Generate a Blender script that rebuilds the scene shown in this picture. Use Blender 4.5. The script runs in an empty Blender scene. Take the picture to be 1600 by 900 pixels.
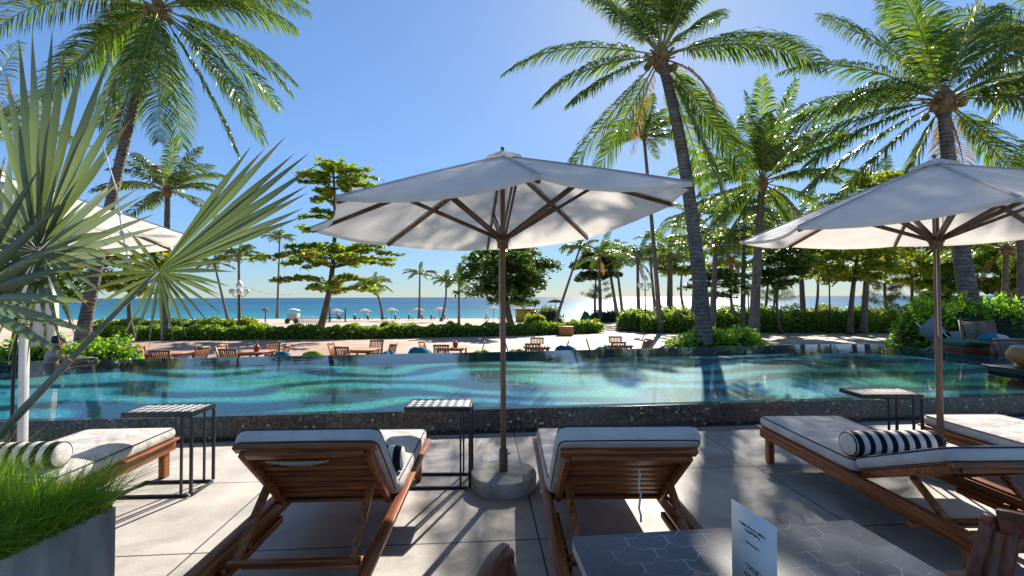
import bpy, bmesh, math, random
import numpy as np
from mathutils import Vector, Matrix, Euler, Quaternion
R = math.radians
rng = np.random.default_rng(7)
random.seed(7)
scn = bpy.context.scene
COL = scn.collection

# ---------------------------------------------------------------- camera, sky, sun, exposure
CAMZ, F = 1.55, 700.0
cam_d = bpy.data.cameras.new('camera'); cam = bpy.data.objects.new('camera', cam_d); COL.objects.link(cam)
cam_d.sensor_width = 36; cam_d.lens = F/1600*36; cam_d.clip_start = .05; cam_d.clip_end = 60000
CM = (Matrix.Rotation(R(90+1.15), 4, 'X') @ Matrix.Rotation(R(-.2), 4, 'Z'))
cam.matrix_world = Matrix.Translation((0, 0, CAMZ)) @ CM
scn.camera = cam
SUN_AZ, SUN_EL = R(18.8), R(33.5)
w = bpy.data.worlds.new('World'); scn.world = w; w.use_nodes = True
nt = w.node_tree; nt.nodes.clear()
sky = nt.nodes.new('ShaderNodeTexSky'); sky.sky_type = 'NISHITA'; sky.sun_disc = False
sky.sun_elevation = SUN_EL; sky.sun_rotation = SUN_AZ; sky.altitude = 0; sky.air_density = .75; sky.dust_density = .22; sky.ozone_density = 4.5
bg = nt.nodes.new('ShaderNodeBackground'); bg.inputs[1].default_value = .15
out = nt.nodes.new('ShaderNodeOutputWorld'); 
# the sky's own radiance, its bright horizon band held back a little
bw = nt.nodes.new('ShaderNodeRGBToBW'); nt.links.new(sky.outputs[0], bw.inputs[0])
ma = nt.nodes.new('ShaderNodeMath'); ma.operation = 'MULTIPLY_ADD'; ma.inputs[1].default_value = .30; ma.inputs[2].default_value = 1.; nt.links.new(bw.outputs[0], ma.inputs[0])
dv = nt.nodes.new('ShaderNodeMath'); dv.operation = 'DIVIDE'; dv.inputs[0].default_value = 1.04; nt.links.new(ma.outputs[0], dv.inputs[1])
sc_ = nt.nodes.new('ShaderNodeVectorMath'); sc_.operation = 'SCALE'; nt.links.new(sky.outputs[0], sc_.inputs[0]); nt.links.new(dv.outputs[0], sc_.inputs[3])
tn = nt.nodes.new('ShaderNodeVectorMath'); tn.operation = 'MULTIPLY'; tn.inputs[1].default_value = (.90, 1.0, 1.03); nt.links.new(sc_.outputs[0], tn.inputs[0])
nt.links.new(tn.outputs[0], bg.inputs[0]); nt.links.new(bg.outputs[0], out.inputs[0])
sun_d = bpy.data.lights.new('sun', 'SUN'); sun_d.energy = 5.0; sun_d.angle = R(.55); sun_d.color = (1, .915, .80)
sun = bpy.data.objects.new('sun', sun_d); COL.objects.link(sun)
SDIR = Vector((math.sin(SUN_AZ)*math.cos(SUN_EL), math.cos(SUN_AZ)*math.cos(SUN_EL), math.sin(SUN_EL)))
sun.rotation_euler = SDIR.to_track_quat('Z', 'Y').to_euler(); sun.location = (8, 20, 16)
vs = scn.view_settings; vs.view_transform = 'Standard'; vs.look = 'None'; vs.gamma = 1; vs.exposure = .95; vs.use_curve_mapping = False
scn.cycles.max_bounces = 8; scn.cycles.transparent_max_bounces = 16; scn.cycles.caustics_reflective = False; scn.cycles.caustics_refractive = False
scn.cycles.sample_clamp_indirect = 6

# ---------------------------------------------------------------- pixel (1600x900) -> world helpers used for measuring places
def ray(px, py):
    return (CM.to_3x3() @ Vector(((px-800)/F, -(py-450)/F, -1)))
def P(px, py, D):
    r = ray(px, py); k = D/r.y
    return Vector((r.x*k, D, CAMZ+r.z*k))
def G(px, py, z=0.):
    r = ray(px, py); k = (z-CAMZ)/r.z
    return Vector((r.x*k, r.y*k, z))

# ---------------------------------------------------------------- tagging
def tag(o, label=None, cat=None, group=None, kind=None):
    if label: o['label'] = label
    if cat: o['category'] = cat
    if group: o['group'] = group
    if kind: o['kind'] = kind
    return o
def thing(name, loc, label, cat, group=None, rz=0):
    o = bpy.data.objects.new(name, None); COL.objects.link(o); o.location = loc; o.rotation_euler = (0, 0, rz)
    o.empty_display_size = .1
    return tag(o, label, cat, group)
def dup(root, loc=None, rz=None, label=None, group=None):
    r = root.copy(); COL.objects.link(r)
    if loc is not None: r.location = loc
    if rz is not None: r.rotation_euler = (0, 0, rz)
    if label: r['label'] = label
    if group: r['group'] = group
    for ch in list(root.children):
        c = ch.copy(); COL.objects.link(c); c.parent = r
        for g in ch.children:
            d = g.copy(); COL.objects.link(d); d.parent = c
    return r

# ---------------------------------------------------------------- mesh builder
class MB:
    def __init__(s): s.v = []; s.n = 0; s.f = []
    def add(s, v, f, mi=0):
        v = np.asarray([tuple(p) for p in v] if not isinstance(v, np.ndarray) else v, dtype=float).reshape(-1, 3)
        if isinstance(f, np.ndarray): s.f.append((f+s.n, mi))
        else:
            by = {}
            for q in f: by.setdefault(len(q), []).append(q)
            for k, qs in by.items(): s.f.append((np.array(qs, dtype=int)+s.n, mi))
        s.v.append(v); s.n += len(v); return s
    def box(s, c, d, M=None, mi=0):
        x, y, z = d[0]/2, d[1]/2, d[2]/2
        vv = [Vector(p) for p in ((-x,-y,-z),(x,-y,-z),(x,y,-z),(-x,y,-z),(-x,-y,z),(x,-y,z),(x,y,z),(-x,y,z))]
        if M is not None: vv = [M @ p for p in vv]
        c = Vector(c)
        return s.add([p+c for p in vv], [(3,2,1,0),(4,5,6,7),(0,1,5,4),(1,2,6,5),(2,3,7,6),(3,0,4,7)], mi)
    def bar(s, a, b, w, h, up=(0,0,1), mi=0):
        a, b = Vector(a), Vector(b); y = (b-a).normalized(); x = y.cross(Vector(up)).normalized(); z = x.cross(y)
        M = Matrix((x, y, z)).transposed()
        return s.box((a+b)/2, (w, (b-a).length, h), M, mi)
    def tube(s, pts, rad, seg=8, mi=0, cap=True, wob=None):
        pts = [Vector(p) for p in pts]; n = len(pts)
        if not hasattr(rad, '__len__'): rad = [rad]*n
        vv = []; pr = None
        for i, p in enumerate(pts):
            t = (pts[min(i+1, n-1)]-pts[max(i-1, 0)])
            t = t.normalized() if t.length > 1e-9 else Vector((0, 0, 1))
            if pr is None:
                pr = t.orthogonal().normalized()
            pr = (pr-t*pr.dot(t)); pr = pr.normalized() if pr.length > 1e-6 else t.orthogonal().normalized()
            q = t.cross(pr)
            for k in range(seg):
                a = 2*math.pi*k/seg; rr = rad[i]*(1+(wob*random.uniform(-1, 1) if wob else 0))
                vv.append(p+pr*math.cos(a)*rr+q*math.sin(a)*rr)
        ff = [(i*seg+k, i*seg+(k+1) % seg, (i+1)*seg+(k+1) % seg, (i+1)*seg+k) for i in range(n-1) for k in range(seg)]
        if cap: ff += [tuple(range(seg))[::-1], tuple((n-1)*seg+k for k in range(seg))]
        return s.add(vv, ff, mi)
    def sweep(s, pts, w, h, up=(0, 0, 1), mi=0):
        pts = [Vector(p) for p in pts]; n = len(pts); vv = []
        for i, p in enumerate(pts):
            y = (pts[min(i+1, n-1)]-pts[max(i-1, 0)]).normalized(); x = y.cross(Vector(up)).normalized(); z = x.cross(y)
            vv += [p-x*w/2-z*h/2, p+x*w/2-z*h/2, p+x*w/2+z*h/2, p-x*w/2+z*h/2]
        ff = [(i*4+k, i*4+(k+1) % 4, i*4+4+(k+1) % 4, i*4+4+k) for i in range(n-1) for k in range(4)]+[(3, 2, 1, 0), tuple(n*4-4+k for k in range(4))]
        return s.add(vv, ff, mi)
    def lathe(s, prof, seg=24, c=(0,0,0), mi=0):
        vv = []; c = Vector(c)
        for r, z in prof:
            for k in range(seg):
                a = 2*math.pi*k/seg; vv.append(c+Vector((r*math.cos(a), r*math.sin(a), z)))
        n = len(prof)
        ff = [(i*seg+k, i*seg+(k+1) % seg, (i+1)*seg+(k+1) % seg, (i+1)*seg+k) for i in range(n-1) for k in range(seg)]
        if prof[0][0] > 1e-4: ff.append(tuple(range(seg))[::-1])
        if prof[-1][0] > 1e-4: ff.append(tuple((n-1)*seg+k for k in range(seg)))
        return s.add(vv, ff, mi)
    def build(s, name, mats, parent=None, origin=None, smooth=False, bevel=0, bseg=2, autos=False):
        V = np.concatenate(s.v) if s.v else np.zeros((0, 3))
        if parent is not None and origin is None and not getattr(s, 'local', True): origin = parent.location
        if origin is not None: V = V-np.array(tuple(origin))
        me = bpy.data.meshes.new(name)
        me.vertices.add(len(V)); me.vertices.foreach_set('co', V.ravel())
        tot = sum(a.size for a, _ in s.f); nf = sum(len(a) for a, _ in s.f)
        me.loops.add(tot); me.polygons.add(nf)
        me.loops.foreach_set('vertex_index', np.concatenate([a.ravel() for a, _ in s.f]).astype(np.int32))
        sizes = np.concatenate([np.full(len(a), a.shape[1]) for a, _ in s.f])
        me.polygons.foreach_set('loop_start', np.concatenate([[0], np.cumsum(sizes)[:-1]]).astype(np.int32))
        me.polygons.foreach_set('material_index', np.concatenate([np.full(len(a), m) for a, m in s.f]).astype(np.int32))
        if not isinstance(mats, (list, tuple)): mats = [mats]
        for m in mats: me.materials.append(m)
        me.update(calc_edges=True); me.validate()
        if smooth or autos:
            me.polygons.foreach_set('use_smooth', np.ones(nf, dtype=bool))
            if autos: me.set_sharp_from_angle(angle=R(40))
        o = bpy.data.objects.new(name, me); COL.objects.link(o)
        if parent is not None: o.parent = parent
        elif origin is not None: o.location = origin
        if bevel:
            b = o.modifiers.new('bevel', 'BEVEL'); b.width = bevel; b.segments = bseg; b.limit_method = 'ANGLE'; b.angle_limit = R(40)
        return o
def WB():
    m = MB(); m.local = False; return m
def struct(o, label=None):
    o['kind'] = 'structure'
    if label: o['label'] = label
    return o

# ---------------------------------------------------------------- materials
def newmat(name):
    m = bpy.data.materials.new(name); m.use_nodes = True; t = m.node_tree; t.nodes.clear()
    o = t.nodes.new('ShaderNodeOutputMaterial'); return m, t, o
def N(t, kind, **kw):
    n = t.nodes.new(kind)
    for k, v in kw.items():
        if k.startswith('i_'): n.inputs[k[2:].replace('_', ' ')].default_value = v
        else: setattr(n, k, v)
    return n
def ramp(t, stops, interp='LINEAR'):
    n = t.nodes.new('ShaderNodeValToRGB'); cr = n.color_ramp; cr.interpolation = interp
    while len(cr.elements) < len(stops): cr.elements.new(.5)
    for e, (p, c) in zip(cr.elements, stops): e.position = p; e.color = (*c, 1)
    return n
def coords(t, scale=(1,1,1), kind='Object', rot=(0,0,0)):
    tc = t.nodes.new('ShaderNodeTexCoord'); mp = t.nodes.new('ShaderNodeMapping')
    mp.inputs['Scale'].default_value = scale; mp.inputs['Rotation'].default_value = rot
    t.links.new(tc.outputs[kind], mp.inputs[0]); return mp
def wcoords(t, scale=(1,1,1), rot=(0,0,0)):
    tc = t.nodes.new('ShaderNodeNewGeometry'); mp = t.nodes.new('ShaderNodeMapping')
    mp.inputs['Scale'].default_value = scale; mp.inputs['Rotation'].default_value = rot
    t.links.new(tc.outputs['Position'], mp.inputs[0]); return mp
def mix(t, a, b, fac, kind='MIX'):
    m = t.nodes.new('ShaderNodeMix'); m.data_type = 'RGBA'; m.blend_type = kind
    for s, v in ((0, fac), (6, a), (7, b)):
        if isinstance(v, bpy.types.NodeSocket): t.links.new(v, m.inputs[s])
        elif isinstance(v, tuple): m.inputs[s].default_value = (*v, 1)
        else: m.inputs[s].default_value = v
    return m.outputs[2]
def noise_mat(name, c1, c2, scale=5., rough=.7, stretch=(1,1,1), bump=.1, detail=6, metallic=0, lo=.3, hi=.7, spec=.4, dirt=None):
    m, t, o = newmat(name); mp = coords(t, stretch)
    n = N(t, 'ShaderNodeTexNoise'); n.inputs['Scale'].default_value = scale; n.inputs['Detail'].default_value = detail
    t.links.new(mp.outputs[0], n.inputs[0])
    rp = ramp(t, [(lo, c1), (hi, c2)]); t.links.new(n.outputs[0], rp.inputs[0])
    b = N(t, 'ShaderNodeBsdfPrincipled'); b.inputs['Roughness'].default_value = rough; b.inputs['Metallic'].default_value = metallic
    b.inputs['Specular IOR Level'].default_value = spec
    col = rp.outputs[0]
    if dirt:
        n2 = N(t, 'ShaderNodeTexNoise'); n2.inputs['Scale'].default_value = dirt[0]; n2.inputs['Detail'].default_value = 4
        t.links.new(mp.outputs[0], n2.inputs[0]); r2 = ramp(t, [(.35, dirt[1]), (.65, (1, 1, 1))]); t.links.new(n2.outputs[0], r2.inputs[0])
        col = mix(t, col, r2.outputs[0], 1., 'MULTIPLY')
    t.links.new(col, b.inputs['Base Color'])
    if bump:
        bp = N(t, 'ShaderNodeBump'); bp.inputs['Strength'].default_value = bump; bp.inputs['Distance'].default_value = .02
        t.links.new(n.outputs[0], bp.inputs['Height']); t.links.new(bp.outputs[0], b.inputs['Normal'])
    t.links.new(b.outputs[0], o.inputs[0]); return m
def wood(name, dark, light, axis, rough=.42, sc=1.):
    st = {'x': (1.6, 26, 26), 'y': (26, 1.6, 26), 'z': (26, 26, 1.6)}[axis]
    return noise_mat(name, dark, light, 1.6*sc, rough, st, .18, 8, lo=.32, hi=.68, dirt=(.12, (.6, .55, .5)))
def leafmat(name, stops, trans=.45, gloss=.25, rough=.38, tint=(1.38, 1.38, .5)):
    m, t, o = newmat(name)
    g = N(t, 'ShaderNodeNewGeometry'); rp = ramp(t, stops); t.links.new(g.outputs['Random Per Island'], rp.inputs[0])
    mp = wcoords(t); n = N(t, 'ShaderNodeTexNoise'); n.inputs['Scale'].default_value = .8; t.links.new(mp.outputs[0], n.inputs[0])
    r2 = ramp(t, [(.3, (.72, .78, .7)), (.7, (1.2, 1.15, 1.))]); t.links.new(n.outputs[0], r2.inputs[0])
    col = mix(t, rp.outputs[0], r2.outputs[0], 1., 'MULTIPLY')
    p = N(t, 'ShaderNodeBsdfPrincipled'); p.inputs['Roughness'].default_value = rough; p.inputs['Specular IOR Level'].default_value = gloss*2
    tr = N(t, 'ShaderNodeBsdfTranslucent'); tc = mix(t, col, tint, 1., 'MULTIPLY')
    t.links.new(tc, tr.inputs[0]); t.links.new(col, p.inputs['Base Color'])
    ms = N(t, 'ShaderNodeMixShader'); ms.inputs[0].default_value = trans
    t.links.new(p.outputs[0], ms.inputs[1]); t.links.new(tr.outputs[0], ms.inputs[2]); t.links.new(ms.outputs[0], o.inputs[0])
    return m
def fabric(name, col, trans=.0, stripes=None, sc=350, rough=.9, c2=None, wr=.25):
    m, t, o = newmat(name); mp = coords(t)
    n = N(t, 'ShaderNodeTexNoise'); n.inputs['Scale'].default_value = 5; n.inputs['Detail'].default_value = 5; t.links.new(mp.outputs[0], n.inputs[0])
    c2 = c2 or tuple(x*.86 for x in col)
    rp = ramp(t, [(.35, c2), (.62, col)]); t.links.new(n.outputs[0], rp.inputs[0]); cc = rp.outputs[0]
    if stripes:
        ax, freq, sc2, off = stripes
        sp = N(t, 'ShaderNodeSeparateXYZ'); t.links.new(mp.outputs[0], sp.inputs[0])
        mu = N(t, 'ShaderNodeMath', operation='MULTIPLY_ADD'); mu.inputs[1].default_value = freq; mu.inputs[2].default_value = off; t.links.new(sp.outputs[ax], mu.inputs[0])
        fr = N(t, 'ShaderNodeMath', operation='FRACT'); t.links.new(mu.outputs[0], fr.inputs[0])
        gt = N(t, 'ShaderNodeMath', operation='GREATER_THAN'); gt.inputs[1].default_value = .5; t.links.new(fr.outputs[0], gt.inputs[0])
        cc = mix(t, cc, sc2, gt.outputs[0])
    wv = N(t, 'ShaderNodeTexNoise'); wv.inputs['Scale'].default_value = sc; t.links.new(mp.outputs[0], wv.inputs[0])
    w2 = N(t, 'ShaderNodeTexNoise'); w2.inputs['Scale'].default_value = 9; w2.inputs['Detail'].default_value = 3; t.links.new(mp.outputs[0], w2.inputs[0])
    ad = N(t, 'ShaderNodeMath', operation='MULTIPLY_ADD'); ad.inputs[1].default_value = 8.; t.links.new(w2.outputs[0], ad.inputs[0]); t.links.new(wv.outputs[0], ad.inputs[2])
    bp = N(t, 'ShaderNodeBump'); bp.inputs['Strength'].default_value = wr; bp.inputs['Distance'].default_value = .004; t.links.new(ad.outputs[0], bp.inputs['Height'])
    p = N(t, 'ShaderNodeBsdfPrincipled'); p.inputs['Roughness'].default_value = rough; p.inputs['Specular IOR Level'].default_value = .15
    t.links.new(cc, p.inputs['Base Color']); t.links.new(bp.outputs[0], p.inputs['Normal'])
    if trans:
        tr = N(t, 'ShaderNodeBsdfTranslucent'); t.links.new(cc, tr.inputs[0]); ms = N(t, 'ShaderNodeMixShader'); ms.inputs[0].default_value = trans
        t.links.new(p.outputs[0], ms.inputs[1]); t.links.new(tr.outputs[0], ms.inputs[2]); t.links.new(ms.outputs[0], o.inputs[0])
    else: t.links.new(p.outputs[0], o.inputs[0])
    return m
def plain(name, c, rough=.5, metallic=0, bump=0, spec=.5):
    return noise_mat(name, tuple(x*.82 for x in c), c, 9, rough, (1,1,1), bump, 4, metallic, .3, .6, spec)

TD, TL = (.15, .038, .010), (.58, .19, .048)
M = {}
for ax in 'xyz': M['teak_'+ax] = wood('teak_'+ax, TD, TL, ax)
for ax in 'xyz': M['redwood_'+ax] = wood('red_teak_'+ax, (.10, .03, .016), (.30, .10, .052), ax, .38)
for ax in 'xyz': M['farteak_'+ax] = wood('terrace_teak_'+ax, (.28, .10, .04), (.62, .27, .11), ax, .5)
M['polewood'] = wood('umbrella_wood', (.16, .09, .055), (.34, .215, .135), 'z', .5)
M['ribwood'] = wood('rib_wood', (.11, .062, .04), (.24, .145, .09), 'x', .5)
M['canvas'] = fabric('umbrella_canvas', (.90, .85, .77), trans=.34, c2=(.84, .79, .71), wr=.6)
M['cushion'] = fabric('cushion_fabric', (.66, .62, .575), c2=(.52, .485, .45), wr=1.)
M['piping'] = plain('dark_piping', (.02, .02, .025), .7)
M['stripe'] = fabric('striped_fabric', (.70, .67, .60), stripes=(0, 12.5, (.012, .012, .014), .2))
M['whitepaint'] = plain('white_painted_metal', (.72, .72, .70), .4)
M['blackmetal'] = plain('black_powder_coat', (.022, .023, .026), .38, .3)
M['darkmetal'] = plain('dark_lamp_metal', (.012, .014, .014), .5)
M['base'] = noise_mat('cast_concrete', (.25, .24, .22), (.40, .385, .355), 9, .85, bump=.35, dirt=(2.2, (.7, .68, .64)))
M['planter'] = noise_mat('planter_concrete', (.36, .34, .315), (.60, .565, .52), 5, .85, (2.2, 2.2, .35), .3, 9, dirt=(3.5, (.55, .54, .52)))
M['bark'] = noise_mat('tree_bark', (.06, .045, .033), (.17, .135, .10), 6, .9, (1, 1, .35), .8, 8)
M['beachcanvas'] = fabric('beach_canvas', (.88, .87, .84), trans=.6)
M['seam'] = fabric('seam_tape', (.62, .58, .52))
M['almond_light'] = leafmat('light_almond_leaf', [(0, (.10, .18, .025)), (.5, (.20, .30, .04)), (.85, (.34, .42, .06)), (.96, (.4, .36, .06)), (1, (.42, .22, .08))], .6, .35, .4)
M['sand'] = noise_mat('beach_sand', (.42, .33, .24), (.60, .50, .39), .6, .95, bump=.4, detail=10)
M['coconut'] = plain('coconut_husk', (.22, .16, .04), .5)
M['fibre'] = noise_mat('palm_fibre', (.10, .06, .03), (.32, .21, .10), 14, .9, (1, 1, .3), .6)
M['globe'] = plain('milky_globe', (.85, .84, .80), .25)
def palm_bark():
    m, t, o = newmat('palm_bark'); mp = coords(t)
    wv = N(t, 'ShaderNodeTexWave'); wv.wave_type = 'BANDS'; wv.bands_direction = 'Z'; wv.inputs['Scale'].default_value = 2.6; wv.inputs['Distortion'].default_value = 6
    wv.inputs['Detail'].default_value = 3; wv.inputs['Detail Scale'].default_value = 2
    n = N(t, 'ShaderNodeTexNoise'); n.inputs['Scale'].default_value = 4; n.inputs['Detail'].default_value = 8
    for q in (wv, n): t.links.new(mp.outputs[0], q.inputs[0])
    r1 = ramp(t, [(.0, (.45, .4, .36)), (.3, (1, 1, 1))]); t.links.new(wv.outputs[0], r1.inputs[0])
    r2 = ramp(t, [(.3, (.10, .08, .068)), (.7, (.24, .205, .175))]); t.links.new(n.outputs[0], r2.inputs[0])
    c = mix(t, r2.outputs[0], r1.outputs[0], 1., 'MULTIPLY')
    b = N(t, 'ShaderNodeBsdfPrincipled'); b.inputs['Roughness'].default_value = .85
    t.links.new(c, b.inputs['Base Color'])
    bp = N(t, 'ShaderNodeBump'); bp.inputs['Strength'].default_value = .35; bp.inputs['Distance'].default_value = .03
    t.links.new(wv.outputs[0], bp.inputs['Height']); t.links.new(bp.outputs[0], b.inputs['Normal']); t.links.new(b.outputs[0], o.inputs[0]); return m
M['palmbark'] = palm_bark()
M['frond'] = leafmat('palm_frond', [(0, (.05, .11, .015)), (.45, (.085, .17, .02)), (.8, (.14, .23, .035)), (1, (.26, .28, .07))], .5, .5, .30)
M['frond_far'] = leafmat('palm_frond_far', [(0, (.05, .10, .03)), (.6, (.09, .16, .04)), (1, (.19, .22, .07))], .5, .4, .35)
M['rachis'] = plain('frond_rib', (.26, .27, .06), .5)
M['deadfrond'] = leafmat('dry_frond', [(0, (.25, .16, .06)), (1, (.42, .32, .14))], .4, .1, .6, (1, .9, .6))
M['almond'] = leafmat('almond_leaf', [(0, (.07, .14, .018)), (.5, (.14, .24, .03)), (.85, (.25, .34, .05)), (.96, (.3, .3, .05)), (1, (.4, .2, .06))], .6, .4, .35)
M['darkleaf'] = leafmat('dark_leaf', [(0, (.045, .10, .025)), (.6, (.09, .17, .035)), (1, (.17, .26, .05))], .5, .4, .35)
M['yellowleaf'] = leafmat('yellow_green_leaf', [(0, (.13, .19, .025)), (.5, (.25, .33, .04)), (.85, (.40, .42, .06)), (1, (.5, .38, .08))], .62, .35, .4)
M['hedge'] = leafmat('hedge_leaf', [(0, (.08, .18, .018)), (.5, (.18, .32, .03)), (.85, (.30, .46, .05)), (1, (.50, .56, .12))], .55, .35, .4)
M['brightbush'] = leafmat('bush_leaf', [(0, (.08, .19, .018)), (.5, (.19, .38, .03)), (1, (.38, .55, .06))], .55, .35, .4)
M['needle'] = leafmat('casuarina_needle', [(0, (.025, .05, .02)), (.6, (.05, .085, .03)), (1, (.12, .13, .05))], .35, .2, .6)
M['grass'] = leafmat('planter_grass', [(0, (.09, .22, .015)), (.5, (.18, .38, .03)), (.86, (.34, .55, .06)), (.93, (.6, .55, .22)), (1, (.6, .48, .25))], .6, .2, .5)
M['fan'] = leafmat('fan_leaf', [(0, (.10, .13, .07)), (.5, (.14, .175, .10)), (1, (.22, .26, .17))], .28, .45, .32, (1.2, 1.35, .5))
M['fan_pale'] = leafmat('fan_leaf_pale', [(0, (.20, .25, .19)), (1, (.33, .38, .31))], .22, .5, .3, (1.1, 1.2, .8))
M['petiole'] = noise_mat('fan_petiole', (.13, .14, .09), (.27, .28, .19), 12, .5, (1, 1, .3), .1)
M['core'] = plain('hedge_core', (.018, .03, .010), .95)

# ================================================================ SETTING
PA = math.atan2(1.1, 12.2)                         # the pool's turn
NB0, NB1 = Vector((-5.5, 4.80)), Vector((6.7, 5.92))
def nearline(x, off=0): return NB0.y+(x-NB0.x)*(NB1.y-NB0.y)/(NB1.x-NB0.x)+off
WZ = .235
# deck: big cast slabs with open joints
def deck_mat():
    m, t, o = newmat('deck_slabs'); mp = wcoords(t, rot=(0, 0, R(-4)))
    sp = N(t, 'ShaderNodeSeparateXYZ'); t.links.new(mp.outputs[0], sp.inputs[0])
    def joint(ax, per, off):
        a = N(t, 'ShaderNodeMath', operation='MULTIPLY_ADD'); a.inputs[1].default_value = 1/per; a.inputs[2].default_value = off; t.links.new(sp.outputs[ax], a.inputs[0])
        f = N(t, 'ShaderNodeMath', operation='FRACT'); t.links.new(a.outputs[0], f.inputs[0])
        s = N(t, 'ShaderNodeMath', operation='SUBTRACT'); s.inputs[1].default_value = .5; t.links.new(f.outputs[0], s.inputs[0])
        b = N(t, 'ShaderNodeMath', operation='ABSOLUTE'); t.links.new(s.outputs[0], b.inputs[0])
        c = N(t, 'ShaderNodeMath', operation='LESS_THAN'); c.inputs[1].default_value = .006/per; t.links.new(b.outputs[0], c.inputs[0]); return c.outputs[0], a.outputs[0]
    # rotated x of the joint that passes by the umbrella base
    jx, ax = joint(0, 2.12, .5-(.37/2.12)); jy, ay = joint(1, 1.07, .5-(2.88/1.07))
    mx = N(t, 'ShaderNodeMath', operation='MAXIMUM'); t.links.new(jx, mx.inputs[0]); t.links.new(jy, mx.inputs[1])
    # a tone for each slab
    cb = N(t, 'ShaderNodeCombineXYZ'); 
    for i, a in enumerate((ax, ay)):
        ad = N(t, 'ShaderNodeMath', operation='SUBTRACT'); ad.inputs[1].default_value = .5; t.links.new(a, ad.inputs[0])
        fl = N(t, 'ShaderNodeMath', operation='FLOOR'); t.links.new(ad.outputs[0], fl.inputs[0]); t.links.new(fl.outputs[0], cb.inputs[i])
    wn = N(t, 'ShaderNodeTexWhiteNoise'); t.links.new(cb.outputs[0], wn.inputs[0])
    rs = ramp(t, [(0, (.9, .9, .9)), (1, (1.05, 1.05, 1.05))]); t.links.new(wn.outputs[0], rs.inputs[0])
    n = N(t, 'ShaderNodeTexNoise'); n.inputs['Scale'].default_value = 2.2; n.inputs['Detail'].default_value = 9; n.inputs['Roughness'].default_value = .62; t.links.new(mp.outputs[0], n.inputs[0])
    n2 = N(t, 'ShaderNodeTexNoise'); n2.inputs['Scale'].default_value = 90; n2.inputs['Detail'].default_value = 2; t.links.new(mp.outputs[0], n2.inputs[0])
    r1 = ramp(t, [(.28, (.22, .205, .188)), (.5, (.345, .322, .295)), (.74, (.44, .412, .38))]); t.links.new(n.outputs[0], r1.inputs[0])
    r2 = ramp(t, [(.3, (.8, .8, .8)), (.7, (1.1, 1.1, 1.1))]); t.links.new(n2.outputs[0], r2.inputs[0])
    c = mix(t, r1.outputs[0], r2.outputs[0], 1., 'MULTIPLY'); c = mix(t, c, rs.outputs[0], 1., 'MULTIPLY'); n5 = N(t, 'ShaderNodeTexNoise'); n5.inputs['Scale'].default_value = .9; n5.inputs['Detail'].default_value = 7; n5.inputs['Roughness'].default_value = .7; n5.inputs['Distortion'].default_value = .6; t.links.new(mp.outputs[0], n5.inputs[0])
    r5 = ramp(t, [(.36, (.72, .70, .68)), (.47, (1, 1, 1)), (.6, (1, 1, 1)), (.66, (1.06, 1.02, .95))]); t.links.new(n5.outputs[0], r5.inputs[0]); c = mix(t, c, r5.outputs[0], 1., 'MULTIPLY')
    c = mix(t, c, (.03, .028, .025), mx.outputs[0])
    b = N(t, 'ShaderNodeBsdfPrincipled'); b.inputs['Roughness'].default_value = .75; t.links.new(c, b.inputs['Base Color'])
    bp = N(t, 'ShaderNodeBump'); bp.inputs['Strength'].default_value = .25; bp.inputs['Distance'].default_value = .01
    sm = N(t, 'ShaderNodeMath', operation='SUBTRACT'); t.links.new(n.outputs[0], sm.inputs[0]); t.links.new(mx.outputs[0], sm.inputs[1]); t.links.new(sm.outputs[0], bp.inputs['Height'])
    t.links.new(bp.outputs[0], b.inputs['Normal']); t.links.new(b.outputs[0], o.inputs[0]); return m
def slab(name, poly, z0, z1, mats):
    mb = MB(); n = len(poly)
    mb.add([(x, y, z0) for x, y in poly]+[(x, y, z1) for x, y in poly], [tuple(range(n))[::-1], tuple(range(n, 2*n))]+[(i, (i+1) % n, n+(i+1) % n, n+i) for i in range(n)])
    return struct(mb.build(name, mats))
slab('pool_deck', [(-16, -8), (16, -8), (16, nearline(16, -.16)), (-16, nearline(-16, -.16))], -.6, 0, deck_mat())
slab('drain_channel', [(-16, nearline(-16, -.16)), (16, nearline(16, -.16)), (16, nearline(16)), (-16, nearline(-16))], -.6, -.03, plain('channel_gravel', (.03, .03, .03), .9))

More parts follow.
